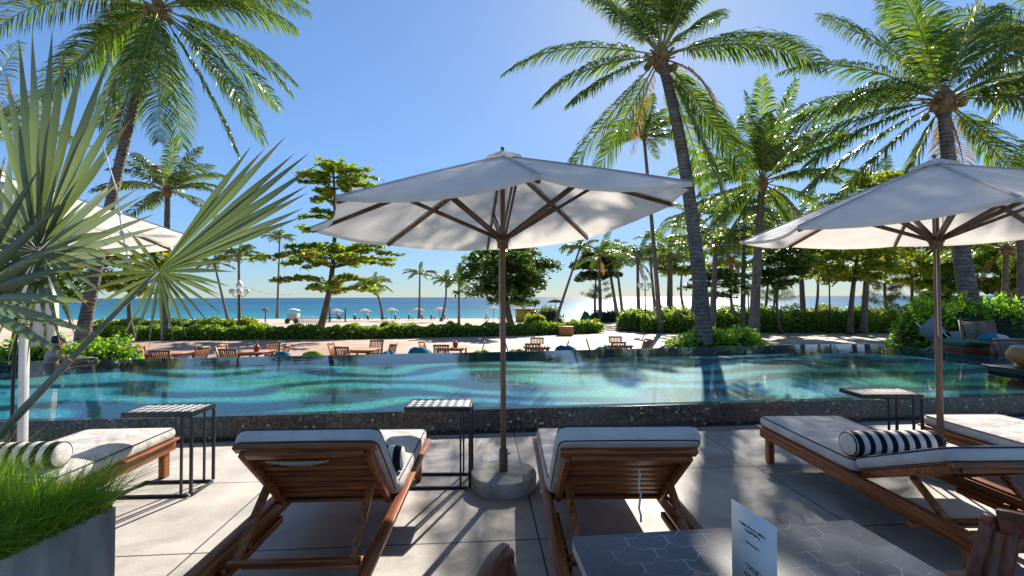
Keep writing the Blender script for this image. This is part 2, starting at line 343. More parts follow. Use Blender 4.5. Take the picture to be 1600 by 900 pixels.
def mosaic_mat(name, base, spark, scale=40, dark=(.012, .012, .012)):
    m, t, o = newmat(name)
    tc = wcoords(t, rot=(0, 0, -PA)); sp = N(t, 'ShaderNodeSeparateXYZ'); t.links.new(tc.outputs[0], sp.inputs[0])
    # u along the wall, v = y+z so the top and the face both tile
    ad = N(t, 'ShaderNodeMath', operation='ADD'); t.links.new(sp.outputs[1], ad.inputs[0]); t.links.new(sp.outputs[2], ad.inputs[1])
    cb = N(t, 'ShaderNodeCombineXYZ'); t.links.new(sp.outputs[0], cb.inputs[0]); t.links.new(ad.outputs[0], cb.inputs[1])
    br = N(t, 'ShaderNodeTexBrick'); br.offset = 0; br.inputs['Scale'].default_value = scale; br.inputs['Brick Width'].default_value = 1; br.inputs['Row Height'].default_value = 1
    br.inputs['Mortar Size'].default_value = .09; br.inputs['Color1'].default_value = (0, 0, 0, 1); br.inputs['Color2'].default_value = (1, 1, 1, 1); br.inputs['Mortar'].default_value = (0, 0, 0, 1)
    t.links.new(cb.outputs[0], br.inputs[0])
    vm = N(t, 'ShaderNodeVectorMath', operation='SCALE'); vm.inputs[3].default_value = scale; t.links.new(cb.outputs[0], vm.inputs[0])
    vf = N(t, 'ShaderNodeVectorMath', operation='FLOOR'); t.links.new(vm.outputs[0], vf.inputs[0])
    wn = N(t, 'ShaderNodeTexWhiteNoise'); t.links.new(vf.outputs[0], wn.inputs[0])
    rp = ramp(t, [(0, dark), (.5, base), (.93, tuple(x*1.9 for x in base)), (.975, spark)], 'CONSTANT'); t.links.new(wn.outputs[0], rp.inputs[0])
    mp3 = wcoords(t); n = N(t, 'ShaderNodeTexNoise'); n.inputs['Scale'].default_value = 1.5; n.inputs['Detail'].default_value = 6; t.links.new(mp3.outputs[0], n.inputs[0])
    r3 = ramp(t, [(.35, (.55, .55, .55)), (.65, (1.3, 1.28, 1.2))]); t.links.new(n.outputs[0], r3.inputs[0])
    c = mix(t, rp.outputs[0], r3.outputs[0], 1., 'MULTIPLY'); c = mix(t, c, (.06, .057, .05), br.outputs['Fac'])
    b = N(t, 'ShaderNodeBsdfPrincipled'); b.inputs['Roughness'].default_value = .22; t.links.new(c, b.inputs['Base Color'])
    bp = N(t, 'ShaderNodeBump'); bp.invert = True; bp.inputs['Strength'].default_value = .5; bp.inputs['Distance'].default_value = .004; t.links.new(br.outputs['Fac'], bp.inputs['Height'])
    t.links.new(bp.outputs[0], b.inputs['Normal']); t.links.new(b.outputs[0], o.inputs[0]); return m
MOS = mosaic_mat('dark_mosaic', (.075, .072, .064), (.42, .40, .32), 34)
# pool outline (inner water edge)
FP = [Vector((-14.0, 8.95)), Vector((-10.7, 9.38)), Vector((-3.6, 10.35)), Vector((.8, 10.95)), Vector((5.9, 11.85)), Vector((8.7, 12.25)), Vector((9.75, 12.15)), Vector((10.15, 11.3)), Vector((10.2, 9.4)), Vector((11.6, 8.3)), Vector((15, 7.9))]
NP_ = [Vector((15, nearline(15))), Vector((-14, nearline(-14)))]
POOL = [(p.x, p.y) for p in FP]+[(p.x, p.y) for p in NP_]
def pool_floor_mat():
    m, t, o = newmat('pool_mosaic'); mp = wcoords(t, (.55, .85, 1), rot=(0, 0, -R(7)))
    n = N(t, 'ShaderNodeTexNoise'); n.inputs['Scale'].default_value = .75; n.inputs['Detail'].default_value = .6; t.links.new(mp.outputs[0], n.inputs[0])
    ms = N(t, 'ShaderNodeVectorMath', operation='SCALE'); ms.inputs[3].default_value = 3.0; t.links.new(n.outputs['Color'], ms.inputs[0])
    va = N(t, 'ShaderNodeVectorMath', operation='ADD'); t.links.new(mp.outputs[0], va.inputs[0]); t.links.new(ms.outputs[0], va.inputs[1])
    wv = N(t, 'ShaderNodeTexWave'); wv.bands_direction = 'Y'; wv.inputs['Scale'].default_value = .30; wv.inputs['Distortion'].default_value = .3; wv.inputs['Detail'].default_value = 0
    t.links.new(va.outputs[0], wv.inputs[0])
    rp = ramp(t, [(0, (.012, .09, .10)), (.30, (.03, .22, .22)), (.46, (.06, .42, .38)), (.62, (.11, .60, .49)), (.84, (.20, .74, .57))], 'CONSTANT'); t.links.new(wv.outputs[0], rp.inputs[0])
    n2 = N(t, 'ShaderNodeTexNoise'); n2.inputs['Scale'].default_value = .5; t.links.new(mp.outputs[0], n2.inputs[0])
    r2 = ramp(t, [(.4, (1.05, 1.12, .8)), (.6, (.7, .95, 1.35))]); t.links.new(n2.outputs[0], r2.inputs[0])
    c = mix(t, rp.outputs[0], r2.outputs[0], 1., 'MULTIPLY')
    mp4 = wcoords(t, rot=(0, 0, -PA)); vm = N(t, 'ShaderNodeVectorMath', operation='SCALE'); vm.inputs[3].default_value = 26; t.links.new(mp4.outputs[0], vm.inputs[0])
    vf = N(t, 'ShaderNodeVectorMath', operation='FLOOR'); t.links.new(vm.outputs[0], vf.inputs[0]); wn = N(t, 'ShaderNodeTexWhiteNoise'); t.links.new(vf.outputs[0], wn.inputs[0])
    r4 = ramp(t, [(0, (.6, .62, .65)), (1, (1.35, 1.32, 1.28))]); t.links.new(wn.outputs[0], r4.inputs[0]); c = mix(t, c, r4.outputs[0], 1., 'MULTIPLY')
    b = N(t, 'ShaderNodeBsdfPrincipled'); b.inputs['Roughness'].default_value = .5; t.links.new(c, b.inputs['Base Color']); t.links.new(b.outputs[0], o.inputs[0]); return m
PF = pool_floor_mat()
def ring_wall(name, poly, thick_out, z0, z1, mat, closed=True):
    mb = MB(); n = len(poly); pv = [Vector(p) for p in poly]; outp = []
    for i, p in enumerate(pv):
        a = (pv[(i+1) % n]-p).normalized(); b = (p-pv[i-1]).normalized(); nn = (Vector((-a.y, a.x))+Vector((-b.y, b.x))).normalized()
        k = nn.dot(Vector((-a.y, a.x))); outp.append(p+nn*thick_out/max(k, .5))
    vv = [(p.x, p.y, z0) for p in pv]+[(p.x, p.y, z1) for p in pv]+[(p.x, p.y, z1) for p in outp]+[(p.x, p.y, z0) for p in outp]
    ff = []
    for i in range(n):
        j = (i+1) % n
        for k in range(4): ff.append((k*n+i, k*n+j, ((k+1) % 4)*n+j, ((k+1) % 4)*n+i))
    mb.add(vv, ff); return mb
# clockwise outline: left-normal points outward
pool = thing('infinity_pool', (0, 7, 0), 'infinity pool with dark mosaic rim and wavy turquoise floor', 'swimming pool'); pool['kind'] = 'structure'
mb = ring_wall('w', [(-14, nearline(-14)+.02)]+[(p.x, p.y) for p in FP]+[(15, nearline(15)+.02)], .02, -1.3, WZ-.005, MOS); mb.local = False
o = mb.build('pool_wall', MOS, pool, bevel=.004)
LIN = mosaic_mat('lining_mosaic', (.03, .11, .13), (.05, .16, .18), 34, (.018, .07, .09))
mb = ring_wall('w', [(-14, nearline(-14)+.034)]+[(p.x, p.y-.014) for p in FP]+[(15, nearline(15)+.034)], .008, -.3, WZ-.008, LIN); mb.local = False
mb.build('pool_lining', LIN, pool)
inner = [(x*1.0, y) for x, y in POOL]
mb = WB(); cx = [(-14, nearline(-14)+.03)]+[(p.x, p.y-.01) for p in FP]+[(15, nearline(15)+.03)]
mb.add([(x, y, WZ-.21) for x, y in cx], [tuple(range(len(cx)))[::-1]]); mb.build('pool_floor', PF, pool)
# inside rim step along the near side (broad tiled ledge just under water)
mb = WB(); mb.add([(-14, nearline(-14, .025), WZ-.03), (15, nearline(15, .025), WZ-.03), (15, nearline(15, .30), WZ-.045), (-14, nearline(-14, .30), WZ-.045), (15, nearline(15, .32), WZ-.22), (-14, nearline(-14, .32), WZ-.22)], [(0, 1, 2, 3), (3, 2, 4, 5)])
mb.build('pool_ledge', mosaic_mat('ledge_mosaic', (.11, .125, .13), (.4, .42, .4), 34), pool)
def water_mat(name, tint, refl_rough, bump_s, scale, stretch, fr_ior=1.33, b2=None, frmul=1.):
    m, t, o = newmat(name); mp = wcoords(t, stretch)
    n = N(t, 'ShaderNodeTexNoise'); n.inputs['Scale'].default_value = scale; n.inputs['Detail'].default_value = 3; t.links.new(mp.outputs[0], n.inputs[0])
    bp = N(t, 'ShaderNodeBump'); bp.inputs['Strength'].default_value = bump_s; bp.inputs['Distance'].default_value = .02; t.links.new(n.outputs[0], bp.inputs['Height'])
    fr = N(t, 'ShaderNodeFresnel'); fr.inputs[0].default_value = fr_ior; t.links.new(bp.outputs[0], fr.inputs[1])
    mu = N(t, 'ShaderNodeMath', operation='MULTIPLY'); mu.inputs[1].default_value = frmul; t.links.new(fr.outputs[0], mu.inputs[0])
    tr = N(t, 'ShaderNodeBsdfTransparent'); tr.inputs[0].default_value = (*tint, 1)
    gl = N(t, 'ShaderNodeBsdfGlossy'); gl.inputs['Roughness'].default_value = refl_rough; t.links.new(bp.outputs[0], gl.inputs['Normal'])
    ms = N(t, 'ShaderNodeMixShader'); t.links.new(mu.outputs[0], ms.inputs[0]); t.links.new(tr.outputs[0], ms.inputs[1]); t.links.new(gl.outputs[0], ms.inputs[2]); t.links.new(ms.outputs[0], o.inputs[0]); return m
mb = MB(); cx = [(-14, nearline(-14)+.004)]+[(p.x, p.y) for p in FP]+[(15, nearline(15)+.004)]
mb.add([(x, y, WZ) for x, y in cx], [tuple(range(len(cx)))[::-1]])
struct(mb.build('pool_water', water_mat('pool_water', (.86, .99, 1.), .012, .13, 2.6, (.7, 1.6, 1), frmul=.74)))

# far terrace, beach, sea
def terrace_mat():
    m, t, o = newmat('terrace_paving'); mp = wcoords(t)
    n = N(t, 'ShaderNodeTexNoise'); n.inputs['Scale'].default_value = .8; n.inputs['Detail'].default_value = 9; t.links.new(mp.outputs[0], n.inputs[0])
    sp = N(t, 'ShaderNodeSeparateXYZ'); t.links.new(mp.outputs[0], sp.inputs[0])
    mr = N(t, 'ShaderNodeMapRange'); mr.inputs[1].default_value = -6; mr.inputs[2].default_value = 3; t.links.new(sp.outputs[0], mr.inputs[0])
    a = ramp(t, [(.3, (.40, .25, .19)), (.7, (.56, .38, .30))]); b = ramp(t, [(.3, (.40, .345, .29)), (.7, (.56, .50, .43))])
    t.links.new(n.outputs[0], a.inputs[0]); t.links.new(n.outputs[0], b.inputs[0])
    c = mix(t, a.outputs[0], b.outputs[0], mr.outputs[0])
    br = N(t, 'ShaderNodeTexBrick'); br.inputs['Scale'].default_value = 1; br.inputs['Brick Width'].default_value = 1.5; br.inputs['Row Height'].default_value = 1.5; br.offset = 0; br.inputs['Mortar Size'].default_value = .012
    br.inputs['Color1'].default_value = (1, 1, 1, 1); br.inputs['Color2'].default_value = (.93, .93, .93, 1); br.inputs['Mortar'].default_value = (.45, .4, .35, 1); t.links.new(mp.outputs[0], br.inputs[0])
    c = mix(t, c, br.outputs[0], 1., 'MULTIPLY')
    p = N(t, 'ShaderNodeBsdfPrincipled'); p.inputs['Roughness'].default_value = .85; t.links.new(c, p.inputs['Base Color']); t.links.new(p.outputs[0], o.inputs[0]); return m
TZ = -.95
slab('terrace', [(-26, 4.5), (26, 4.5), (26, 34), (-26, 34)], TZ-.4, TZ, terrace_mat())
# beach sheet, sloping
ys = [-60, 5, 33, 45, 60, 75, 84, 96, 130]; zs = [-1.06, -1.06, -1.06, -1.2, -1.7, -2.12, -2.38, -3.2, -5]
xs = np.linspace(-400, 400, 41); mb = MB(); vv = []
for y, z in zip(ys, zs):
    for x in xs: vv.append((x, y, z+(.05*math.sin(x*.7+y) if 33 < y < 80 else 0)))
nx = len(xs); mb.add(vv, [(j*nx+i, j*nx+i+1, (j+1)*nx+i+1, (j+1)*nx+i) for j in range(len(ys)-1) for i in range(nx-1)])
struct(mb.build('beach_ground', M['sand'], smooth=True))
def sea_mat():
    m, t, o = newmat('sea'); mp = wcoords(t, (.35, 1.0, 1))
    n = N(t, 'ShaderNodeTexNoise'); n.inputs['Scale'].default_value = 1.1; n.inputs['Detail'].default_value = 6; n.inputs['Roughness'].default_value = .65; t.links.new(mp.outputs[0], n.inputs[0])
    bp = N(t, 'ShaderNodeBump'); bp.inputs['Strength'].default_value = .9; bp.inputs['Distance'].default_value = .28; t.links.new(n.outputs[0], bp.inputs['Height'])
    mp2 = wcoords(t, (.004, .02, 1)); n2 = N(t, 'ShaderNodeTexNoise'); n2.inputs['Scale'].default_value = 1; n2.inputs['Detail'].default_value = 5; t.links.new(mp2.outputs[0], n2.inputs[0])
    sp = N(t, 'ShaderNodeSeparateXYZ'); g = wcoords(t); t.links.new(g.outputs[0], sp.inputs[0])
    mr = N(t, 'ShaderNodeMapRange'); mr.inputs[1].default_value = 80; mr.inputs[2].default_value = 300; t.links.new(sp.outputs[1], mr.inputs[0])
    r = ramp(t, [(0, (.025, .20, .25)), (.3, (.008, .125, .20)), (1, (.004, .085, .17))]); t.links.new(mr.outputs[0], r.inputs[0])
    r2 = ramp(t, [(.35, (.8, .85, .9)), (.65, (1.2, 1.15, 1.1))]); t.links.new(n2.outputs[0], r2.inputs[0]); c = mix(t, r.outputs[0], r2.outputs[0], 1., 'MULTIPLY')
    d = N(t, 'ShaderNodeBsdfDiffuse'); t.links.new(c, d.inputs[0])
    gl = N(t, 'ShaderNodeBsdfGlossy'); gl.inputs['Roughness'].default_value = .27; t.links.new(bp.outputs[0], gl.inputs['Normal'])
    ms = N(t, 'ShaderNodeMixShader'); ms.inputs[0].default_value = .20; t.links.new(d.outputs[0], ms.inputs[1]); t.links.new(gl.outputs[0], ms.inputs[2]); t.links.new(ms.outputs[0], o.inputs[0]); return m
mb = MB(); mb.add([(-30000, 70, -2.3), (30000, 70, -2.3), (30000, 30000, -2.3), (-30000, 30000, -2.3)], [(0, 1, 2, 3)])
struct(mb.build('sea_water', sea_mat()))

# ================================================================ UMBRELLAS
def umbrella(name, loc, label, a0, rims, top=2.72, rad=1.58, runner=2.04, pole_r=.024, matp=None, grp='large canvas umbrellas over the loungers'):
    t = thing(name, loc, label, 'umbrella', grp)
    matp = matp or M['polewood']
    mb = MB(); mb.tube([(0, 0, .05), (0, 0, .9), (0, 0, top-.05)], [pole_r, pole_r, pole_r*.9], 12); mb.build('pole', matp, t, smooth=True)
    tips = [Vector((rad*math.cos(R(a0+45*k)), rad*math.sin(R(a0+45*k)), rims[k])) for k in range(8)]
    apex = Vector((0, 0, top))
    # canopy as thin cloth with thickness, panels sagging between the ribs and a scalloped edge
    mb = MB(); nr, ns = 14, 6; grid = []
    for j in range(nr+1):
        f = j/nr; row = []
        for k in range(8):
            a, b = tips[k], tips[(k+1) % 8]
            for s in range(ns):
                u = s/ns; q = a.lerp(b, u); sag = 4*u*(1-u)
                p = apex.lerp(q, f)
                p = p*1; c = Vector((0, 0, p.z)); p = c+(p-c)*(1-.045*sag*f**3)
                p.z -= .062*sag*f*(1-f*.4)-.006*math.sin(f*math.pi)*(1-.3*sag)-.012*math.sin(k*3.1+s*2.3+j*1.1)*f*(1-f)*sag*3
                row.append(p)
        grid.append(row)
    n = len(grid[0])
    vv = [p for row in grid[1:] for p in row]+[apex]
    ff = []
    for j in range(nr-1):
        for i in range(n): ff.append((j*n+i, (j+1)*n+i, (j+1)*n+(i+1) % n, j*n+(i+1) % n))
    for i in range(n): ff.append((len(vv)-1, i, (i+1) % n))
    mb.add(vv, ff)
    can = mb.build('canopy', M['canvas'], t, smooth=True)
    # hem
    mb = MB(); edge = grid[-1]; low = [p+Vector((0, 0, -.028)) for p in edge]
    mb.add(edge+low, [(i, (i+1) % n, n+(i+1) % n, n+i) for i in range(n)]); mb.build('hem', M['canvas'], can, smooth=True)
    for k in range(8):   # stitched seam over every rib
        mb = MB(); col_ = [row[k*ns]+Vector((0, 0, .004)) for row in grid[1:]]; mb.sweep(col_, .022, .004); mb.build('seam', M['seam'], can)
    # vent cap
    mb = MB(); ring = []; 
    for k in range(8):
        for s in range(4):
            d = tips[k].lerp(tips[(k+1) % 8], s/4); sag = 4*(s/4)*(1-s/4)
            ring.append(Vector((d.x*.12, d.y*.12, top-(top-d.z)*.12+.035-.012*sag)))
    mb.add(ring+[Vector((0, 0, top+.045))], [(len(ring), i, (i+1) % len(ring)) for i in range(len(ring))]); mb.build('vent_cap', M['canvas'], can, smooth=True)
    mb = MB(); mb.lathe([(.0, top+.075), (.014, top+.072), (.018, top+.062), (.012, top+.05), (.012, top+.03)][::-1], 10); mb.build('finial', matp, t, smooth=True)
    hub = Vector((0, 0, top-.07))
    for k in range(8):
        mb = MB(); d = (tips[k]-hub); pts = []
        for i in range(7):
            f = .02+.97*i/6; p = apex.lerp(tips[k], f); p.z += .006*math.sin(f*math.pi)-.033; pts.append(p)
        for i in range(6): mb.bar(pts[i], pts[i+1]+(pts[i+1]-pts[i])*.02, .022, .030)
        rib = mb.build('rib', M['ribwood'], t)
        mb = MB(); f = .52; q = apex.lerp(tips[k], f); q.z += .006*math.sin(f*math.pi)-.06
        s0 = Vector((tips[k].x*.028, tips[k].y*.028, runner)); side = Vector((-tips[k].y, tips[k].x, 0)).normalized()*.013
        mb.bar(s0+side, q+side, .013, .026); mb.bar(s0-side, q-side, .013, .026)
        mb.build('strut', M['ribwood'], t)
    mb = MB(); mb.lathe([(pole_r+.003, runner-.09), (pole_r+.02, runner-.085), (pole_r+.024, runner-.03), (pole_r+.034, runner-.02), (pole_r+.034, runner+.025), (pole_r+.01, runner+.03)], 16); mb.build('runner', M['ribwood'], t, smooth=False)
    mb = MB(); mb.lathe([(pole_r+.003, top-.17), (pole_r+.03, top-.165), (pole_r+.03, top-.11), (pole_r, top-.105)], 16); mb.build('top_hub', M['ribwood'], t)
    # pulley cord
    mb = MB(); mb.tube([(.03, -.03, top-.15), (.034, -.034, runner+.03)], .0035, 5); mb.tube([(-.03, -.03, top-.15), (-.036, -.03, runner+.03)], .0035, 5); mb.tube([(-.028, -.028, runner-.05), (-.03, -.03, 1.6), (-.026, -.028, 1.2)], .003, 5)
    mb.build('pulley_cord', M['whitepaint'], t)
    return t
def umbrella_base(u, r=.27, h=.12):
    mb = MB(); mb.lathe([(r*.985, 0), (r, .012), (r, h-.02), (r-.006, h-.006), (r-.02, h), (.035, h+.001)], 48); mb.build('base', M['base'], u, autos=True)
    mb = MB(); mb.lathe([(.036, h), (.036, h+.18), (.03, h+.185), (.026, h+.185)], 16)
    mb.tube([(.03, 0, h+.14), (.06, 0, h+.14)], .006, 6); mb.build('base_sleeve', plain('grey_steel', (.13, .12, .11), .5, .6), u, autos=True)
UX = G(787, 754)
u1 = umbrella('canvas_umbrella', (UX.x, 3.72, 0), 'open cream umbrella with round concrete base standing between two brown sun loungers', 8, [2.385, 2.22, 2.13, 2.12, 2.10, 2.12, 2.16, 2.27], top=2.73, rad=1.52)
umbrella_base(u1)
u2 = umbrella('canvas_umbrella', (3.73, 3.93, 0), 'open cream umbrella behind the lounger with the bare striped bolster, cut by the right edge', 15, [2.145, 2.155, 2.17, 2.125, 2.10, 2.125, 2.13, 2.14], rad=1.52)
umbrella_base(u2)
u3 = umbrella('canvas_umbrella', (-4.75, 3.95, 0), 'open cream umbrella partly hidden behind the fan palm leaves', 20, [2.185, 2.16, 2.10, 2.10, 2.10, 2.10, 2.10, 2.14])
umbrella_base(u3)
# white post with its black cable
pp = G(34, 752)
t = thing('light_post', (pp.x, pp.y, 0), 'slim white post with a black cable rising behind the planter grass', 'post')
mb = MB(); mb.box((0, 0, 1.32), (.05, .05, 2.64)); mb.build('post', M['whitepaint'], t, bevel=.006)
mb = MB(); mb.tube([(-.045, -.03, .02), (-.05, -.04, .4), (-.052, -.035, .75), (-.05, -.03, 1.1), (-.03, -.035, 1.3), (.03, -.045, 1.33), (.075, -.03, 1.3)], .012, 8)
mb.tube([(-.045, -.03, 1.28), (-.04, -.03, 1.9), (-.03, -.032, 2.5)], .006, 6); mb.build('cable', M['blackmetal'], t, smooth=True)
mb = MB(); mb.box((0, 0, 1.86), (.062, .062, .03)); mb.box((0, 0, 1.33), (.062, .062, .02)); mb.build('clamp', M['blackmetal'], t)

# ================================================================ LOUNGERS
def cushion_mesh(mb, w, l, th, puff, M4, tuft=None, nx=14, ny=20, seed=0):
    """cushion in local box x[-w/2,w/2] y[0,l] z[0,th]; returns perimeter loops"""
    rnd = np.random.default_rng(seed); ph = rnd.uniform(0, 6, 6)
    def top(u, v):
        e = (1-abs(2*u-1)**6)*(1-abs(2*v-1)**8)
        s = .005*math.sin(9*v+ph[0]+3*u)+.0035*math.sin(14*u+ph[1]-5*v)+.0025*math.sin(31*v+ph[2]+9*u)*math.sin(7*u+ph[3])
        z = th+puff*e+s*e
        if tuft:
            for tv in tuft: z -= .018*math.exp(-((v-tv)*l/.025)**2)
        return z
    vv = []; idx = {}
    def corner(u, v, rr=.045):
        x = (u-.5)*w; y = v*l
        # round the plan corners
        cx = max(abs(x)-(w/2-rr), 0); cy = max(abs(y-l/2)-(l/2-rr), 0)
        if cx > 0 and cy > 0:
            d = math.hypot(cx, cy); k = rr/max(d, 1e-6)*max(cx, cy)/rr
            nx_, ny_ = cx*k, cy*k
            x = math.copysign(w/2-rr+nx_, x); y = l/2+math.copysign(l/2-rr+ny_, y-l/2)
        return x, y
    us = [0, .02, .05]+[.05+.9*i/nx for i in range(1, nx)]+[.95, .98, 1]; vs_ = [0, .012, .03]+[.03+.94*i/ny for i in range(1, ny)]+[.97, .988, 1]
    for j, v in enumerate(vs_):
        for i, u in enumerate(us):
            x, y = corner(u, v); vv.append(M4 @ Vector((x, y, top(u, v))))
    n0 = len(vv)
    for j, v in enumerate(vs_):
        for i, u in enumerate(us):
            x, y = corner(u, v); vv.append(M4 @ Vector((x, y, 0)))
    A, B = len(us), len(vs_); ff = []
    for j in range(B-1):
        for i in range(A-1):
            q = (j*A+i, j*A+i+1, (j+1)*A+i+1, (j+1)*A+i); ff.append(q); ff.append(tuple(n0+k for k in q[::-1]))
    per = [(0, i) for i in range(A)]+[(j, A-1) for j in range(1, B)]+[(B-1, i) for i in range(A-2, -1, -1)]+[(j, 0) for j in range(B-2, 0, -1)]
    # bulging side wall: 3 rings
    rings = [[n0+j*A+i for j, i in per]]
    for f, bulge in ((.12, .012), (.35, .02), (.65, .02), (.88, .012)):
        rg = []
        for j, i in per:
            u, v = us[i], vs_[j]; x, y = corner(u, v); d = Vector((x/(w/2), (y-l/2)/(l/2), 0)); mx = max(abs(d.x), abs(d.y)); 
            dd = Vector((d.x if abs(d.x) > .93*mx else 0, d.y if abs(d.y) > .93*mx else 0, 0)); dd = dd.normalized() if dd.length else dd
            rg.append(len(vv)); vv.append(M4 @ (Vector((x, y, th*f))+dd*bulge))
        rings.append(rg)
    rings.append([j*A+i for j, i in per]); m = len(per)
    for a, b in zip(rings[:-1], rings[1:]):
        for k in range(m): ff.append((a[k], a[(k+1) % m], b[(k+1) % m], b[k]))
    mb.add(vv, ff)
    def loop(f):
        L = []
        for j, i in per:
            x, y = corner(us[i], vs_[j]); d = Vector((x, y-l/2, 0)).normalized(); L.append(M4 @ (Vector((x, y, th*f))+d*.006))
        L.append(L[0]); return L
    return loop(.99), loop(.10)

def lounger(loc, rz, label, hinge, ang, over=.0, bth=.075, L=1.95, W=.76, cush_off=0, blen=.72, group='teak sun loungers facing the pool', wood_='teak', rope=None, seam=True, seed=1):
    """local: y=0 head end (towards the viewer), y=L foot end"""
    t = thing('sun_lounger', loc, label, 'sun lounger', group, rz)
    Wx, Wy, Wz = M[wood_+'_x'], M[wood_+'_y'], M[wood_+'_z']; H = .31
    for s in (-1, 1):
        mb = MB(); mb.box((s*(W/2-.0175), L/2, H-.045), (.035, L, .085)); mb.box((s*(W/2+.004), L/2, H+.006), (.055, L+.03, .018)); mb.build('side_rail', Wy, t, bevel=.003)
        for y in (.05, L-.06):
            mb = MB(); mb.box((s*(W/2-.06), y, (H-.02)/2), (.05, .07, H-.022)); mb.build('leg', Wz, t, bevel=.004)
    for y in (.01, L-.01):
        mb = MB(); mb.box((0, y, H-.045), (W-.074, .03, .08)); mb.box((0, y, H+.0075), (W-.056, .05, .016)); mb.build('end_rail', Wx, t, bevel=.003)
    mb = MB(); y = hinge+.03
    while y < L-.05: mb.box((0, y+.03, H-.012), (W-.075, .055, .018)); y += .072
    mb.build('seat_slats', Wx, t, bevel=.002)
    # inner notched tracks + cross braces
    for s in (-1, 1):
        mb = MB(); mb.box((s*(W/2-.055), hinge/2+.02, H-.095), (.028, hinge-.06, .035))
        for k in range(5): mb.box((s*(W/2-.055), .16+k*.075, H-.066), (.026, .03, .03))
        mb.build('notched_track', Wy, t, bevel=.002)
    mb = MB(); mb.box((0, hinge*.52, H-.14), (W-.10, .05, .03)); mb.build('cross_brace', Wx, t, bevel=.002)
    # backrest frame
    ca, sa = math.cos(R(ang)), math.sin(R(ang)); h0 = Vector((0, hinge, H+.01))
    def B(x, d, n): # d up along the back, n normal (towards sitter)
        return h0+Vector((x, -d*ca+n*sa, d*sa+n*ca))
    Mb = Matrix(((1, 0, 0), (0, -ca, sa), (0, sa, ca)))
    mb = MB()
    for s in (-1, 1): mb.box(B(s*(W/2-.065), blen/2-.01, -.0), (.03, blen, .05), Mb)
    d = .05
    while d < blen-.09: mb.box(B(0, d, .018), (W-.17, .047, .016), Mb); d += .072
    mb.box(B(0, blen-.022, .0), (W-.165, .045, .05), Mb)
    back = mb.build('backrest', Wx, t, bevel=.002)
    mb = MB(); mb.box(B(0, blen+.006, .012), (W-.055, .055, .03), Mb); mb.build('head_rail', Wx, t, bevel=.004)
    # prop: two arms and a cross bar that sits in the notches
    q = B(0, blen*.50, -.03); fy = q.y-math.sqrt(max(.42**2-(q.z-H+.05)**2, .04)) if ang > 35 else q.y+.0-.22
    fy = max(fy, .14)
    for s in (-1, 1):
        mb = MB(); mb.bar((s*(W/2-.10), q.y, q.z), (s*(W/2-.10), fy, H-.04), .022, .042, (1, 0, 0)); mb.build('prop_arm', Wz, t, bevel=.002)
    mb = MB(); mb.box((0, fy, H-.035), (W-.13, .035, .028)); mb.build('prop_bar', Wx, t, bevel=.003)
    # cushions
    th = .085
    M4 = Matrix.Translation((0, hinge+.035+cush_off, H+.014))
    mb = MB(); la, lb = cushion_mesh(mb, W-.03, L-hinge-.03, th, .018, M4, tuft=(.62,) if seam else None, seed=seed); c1 = mb.build('seat_cushion', M['cushion'], t, autos=True)
    mb = MB(); mb.tube(la, .0055, 6, cap=False); mb.tube(lb, .0055, 6, cap=False); mb.build('piping', M['piping'], c1, smooth=True)
    Mc = Matrix.Translation(B(0, .02, .028)) @ Mb.to_4x4()
    mb = MB(); la, lb = cushion_mesh(mb, W-.05, blen+over, bth, .022, Mc, seed=seed+5); c2 = mb.build('back_cushion', M['cushion'], t, autos=True)
    mb = MB(); mb.tube(la, .0055, 6, cap=False); mb.tube(lb, .0055, 6, cap=False); mb.build('piping', M['piping'], c2, smooth=True)
    if rope:
        x, = rope
        mb = MB(); pts = [B(x, blen*.80, -.012)]
        for i in range(1, 9): p = pts[0]+Vector((.006*math.sin(i*1.9), -.02-.002*i, -.034*i)); pts.append(p)
        mb.tube(pts, .0055, 6); mb.build('cushion_tie', M['whitepaint'], t, smooth=True)
    else:
        mb = MB(); pts = [B(-.22+.32*i/10, blen*.86-.03*math.sin(i/10*math.pi), -.012-.004) for i in range(11)]
        for i in range(10): mb.bar(pts[i], pts[i+1], .05*math.sin((i+.5)/10*math.pi)+.004, .003, Mb @ Vector((0, 0, 1)))
        mb.build('cushion_strap', M['cushion'], t)
    return t, B
l1, B1 = lounger((-1.045, 1.93, 0), R(2.2), 'reclined teak lounger seen from behind, left of the umbrella with the concrete base', .83, 44.5, blen=.645, seed=1)
l2, B2 = lounger((.60, 1.96, 0), R(.4), 'teak lounger seen from behind with a white cord dangling from its backrest', .82, 42, blen=.62, over=.07, bth=.085, rope=(.07,), seed=2)
l3, B3 = lounger((2.735, 2.33, 0), R(.3), 'teak lounger beside the menu table, its back low and a striped bolster across it', .78, 24, seed=3)
l4, B4 = lounger((4.31, 2.36, 0), R(.3), 'teak lounger cut by the right edge of the photo, beyond the right umbrella pole', .78, 24, seed=4)
l0, B0 = lounger((-3.22, 2.0, 0), R(3.5), 'sunlit orange teak lounger whose foot end shows behind the grassy planter', .80, 24, seed=5)

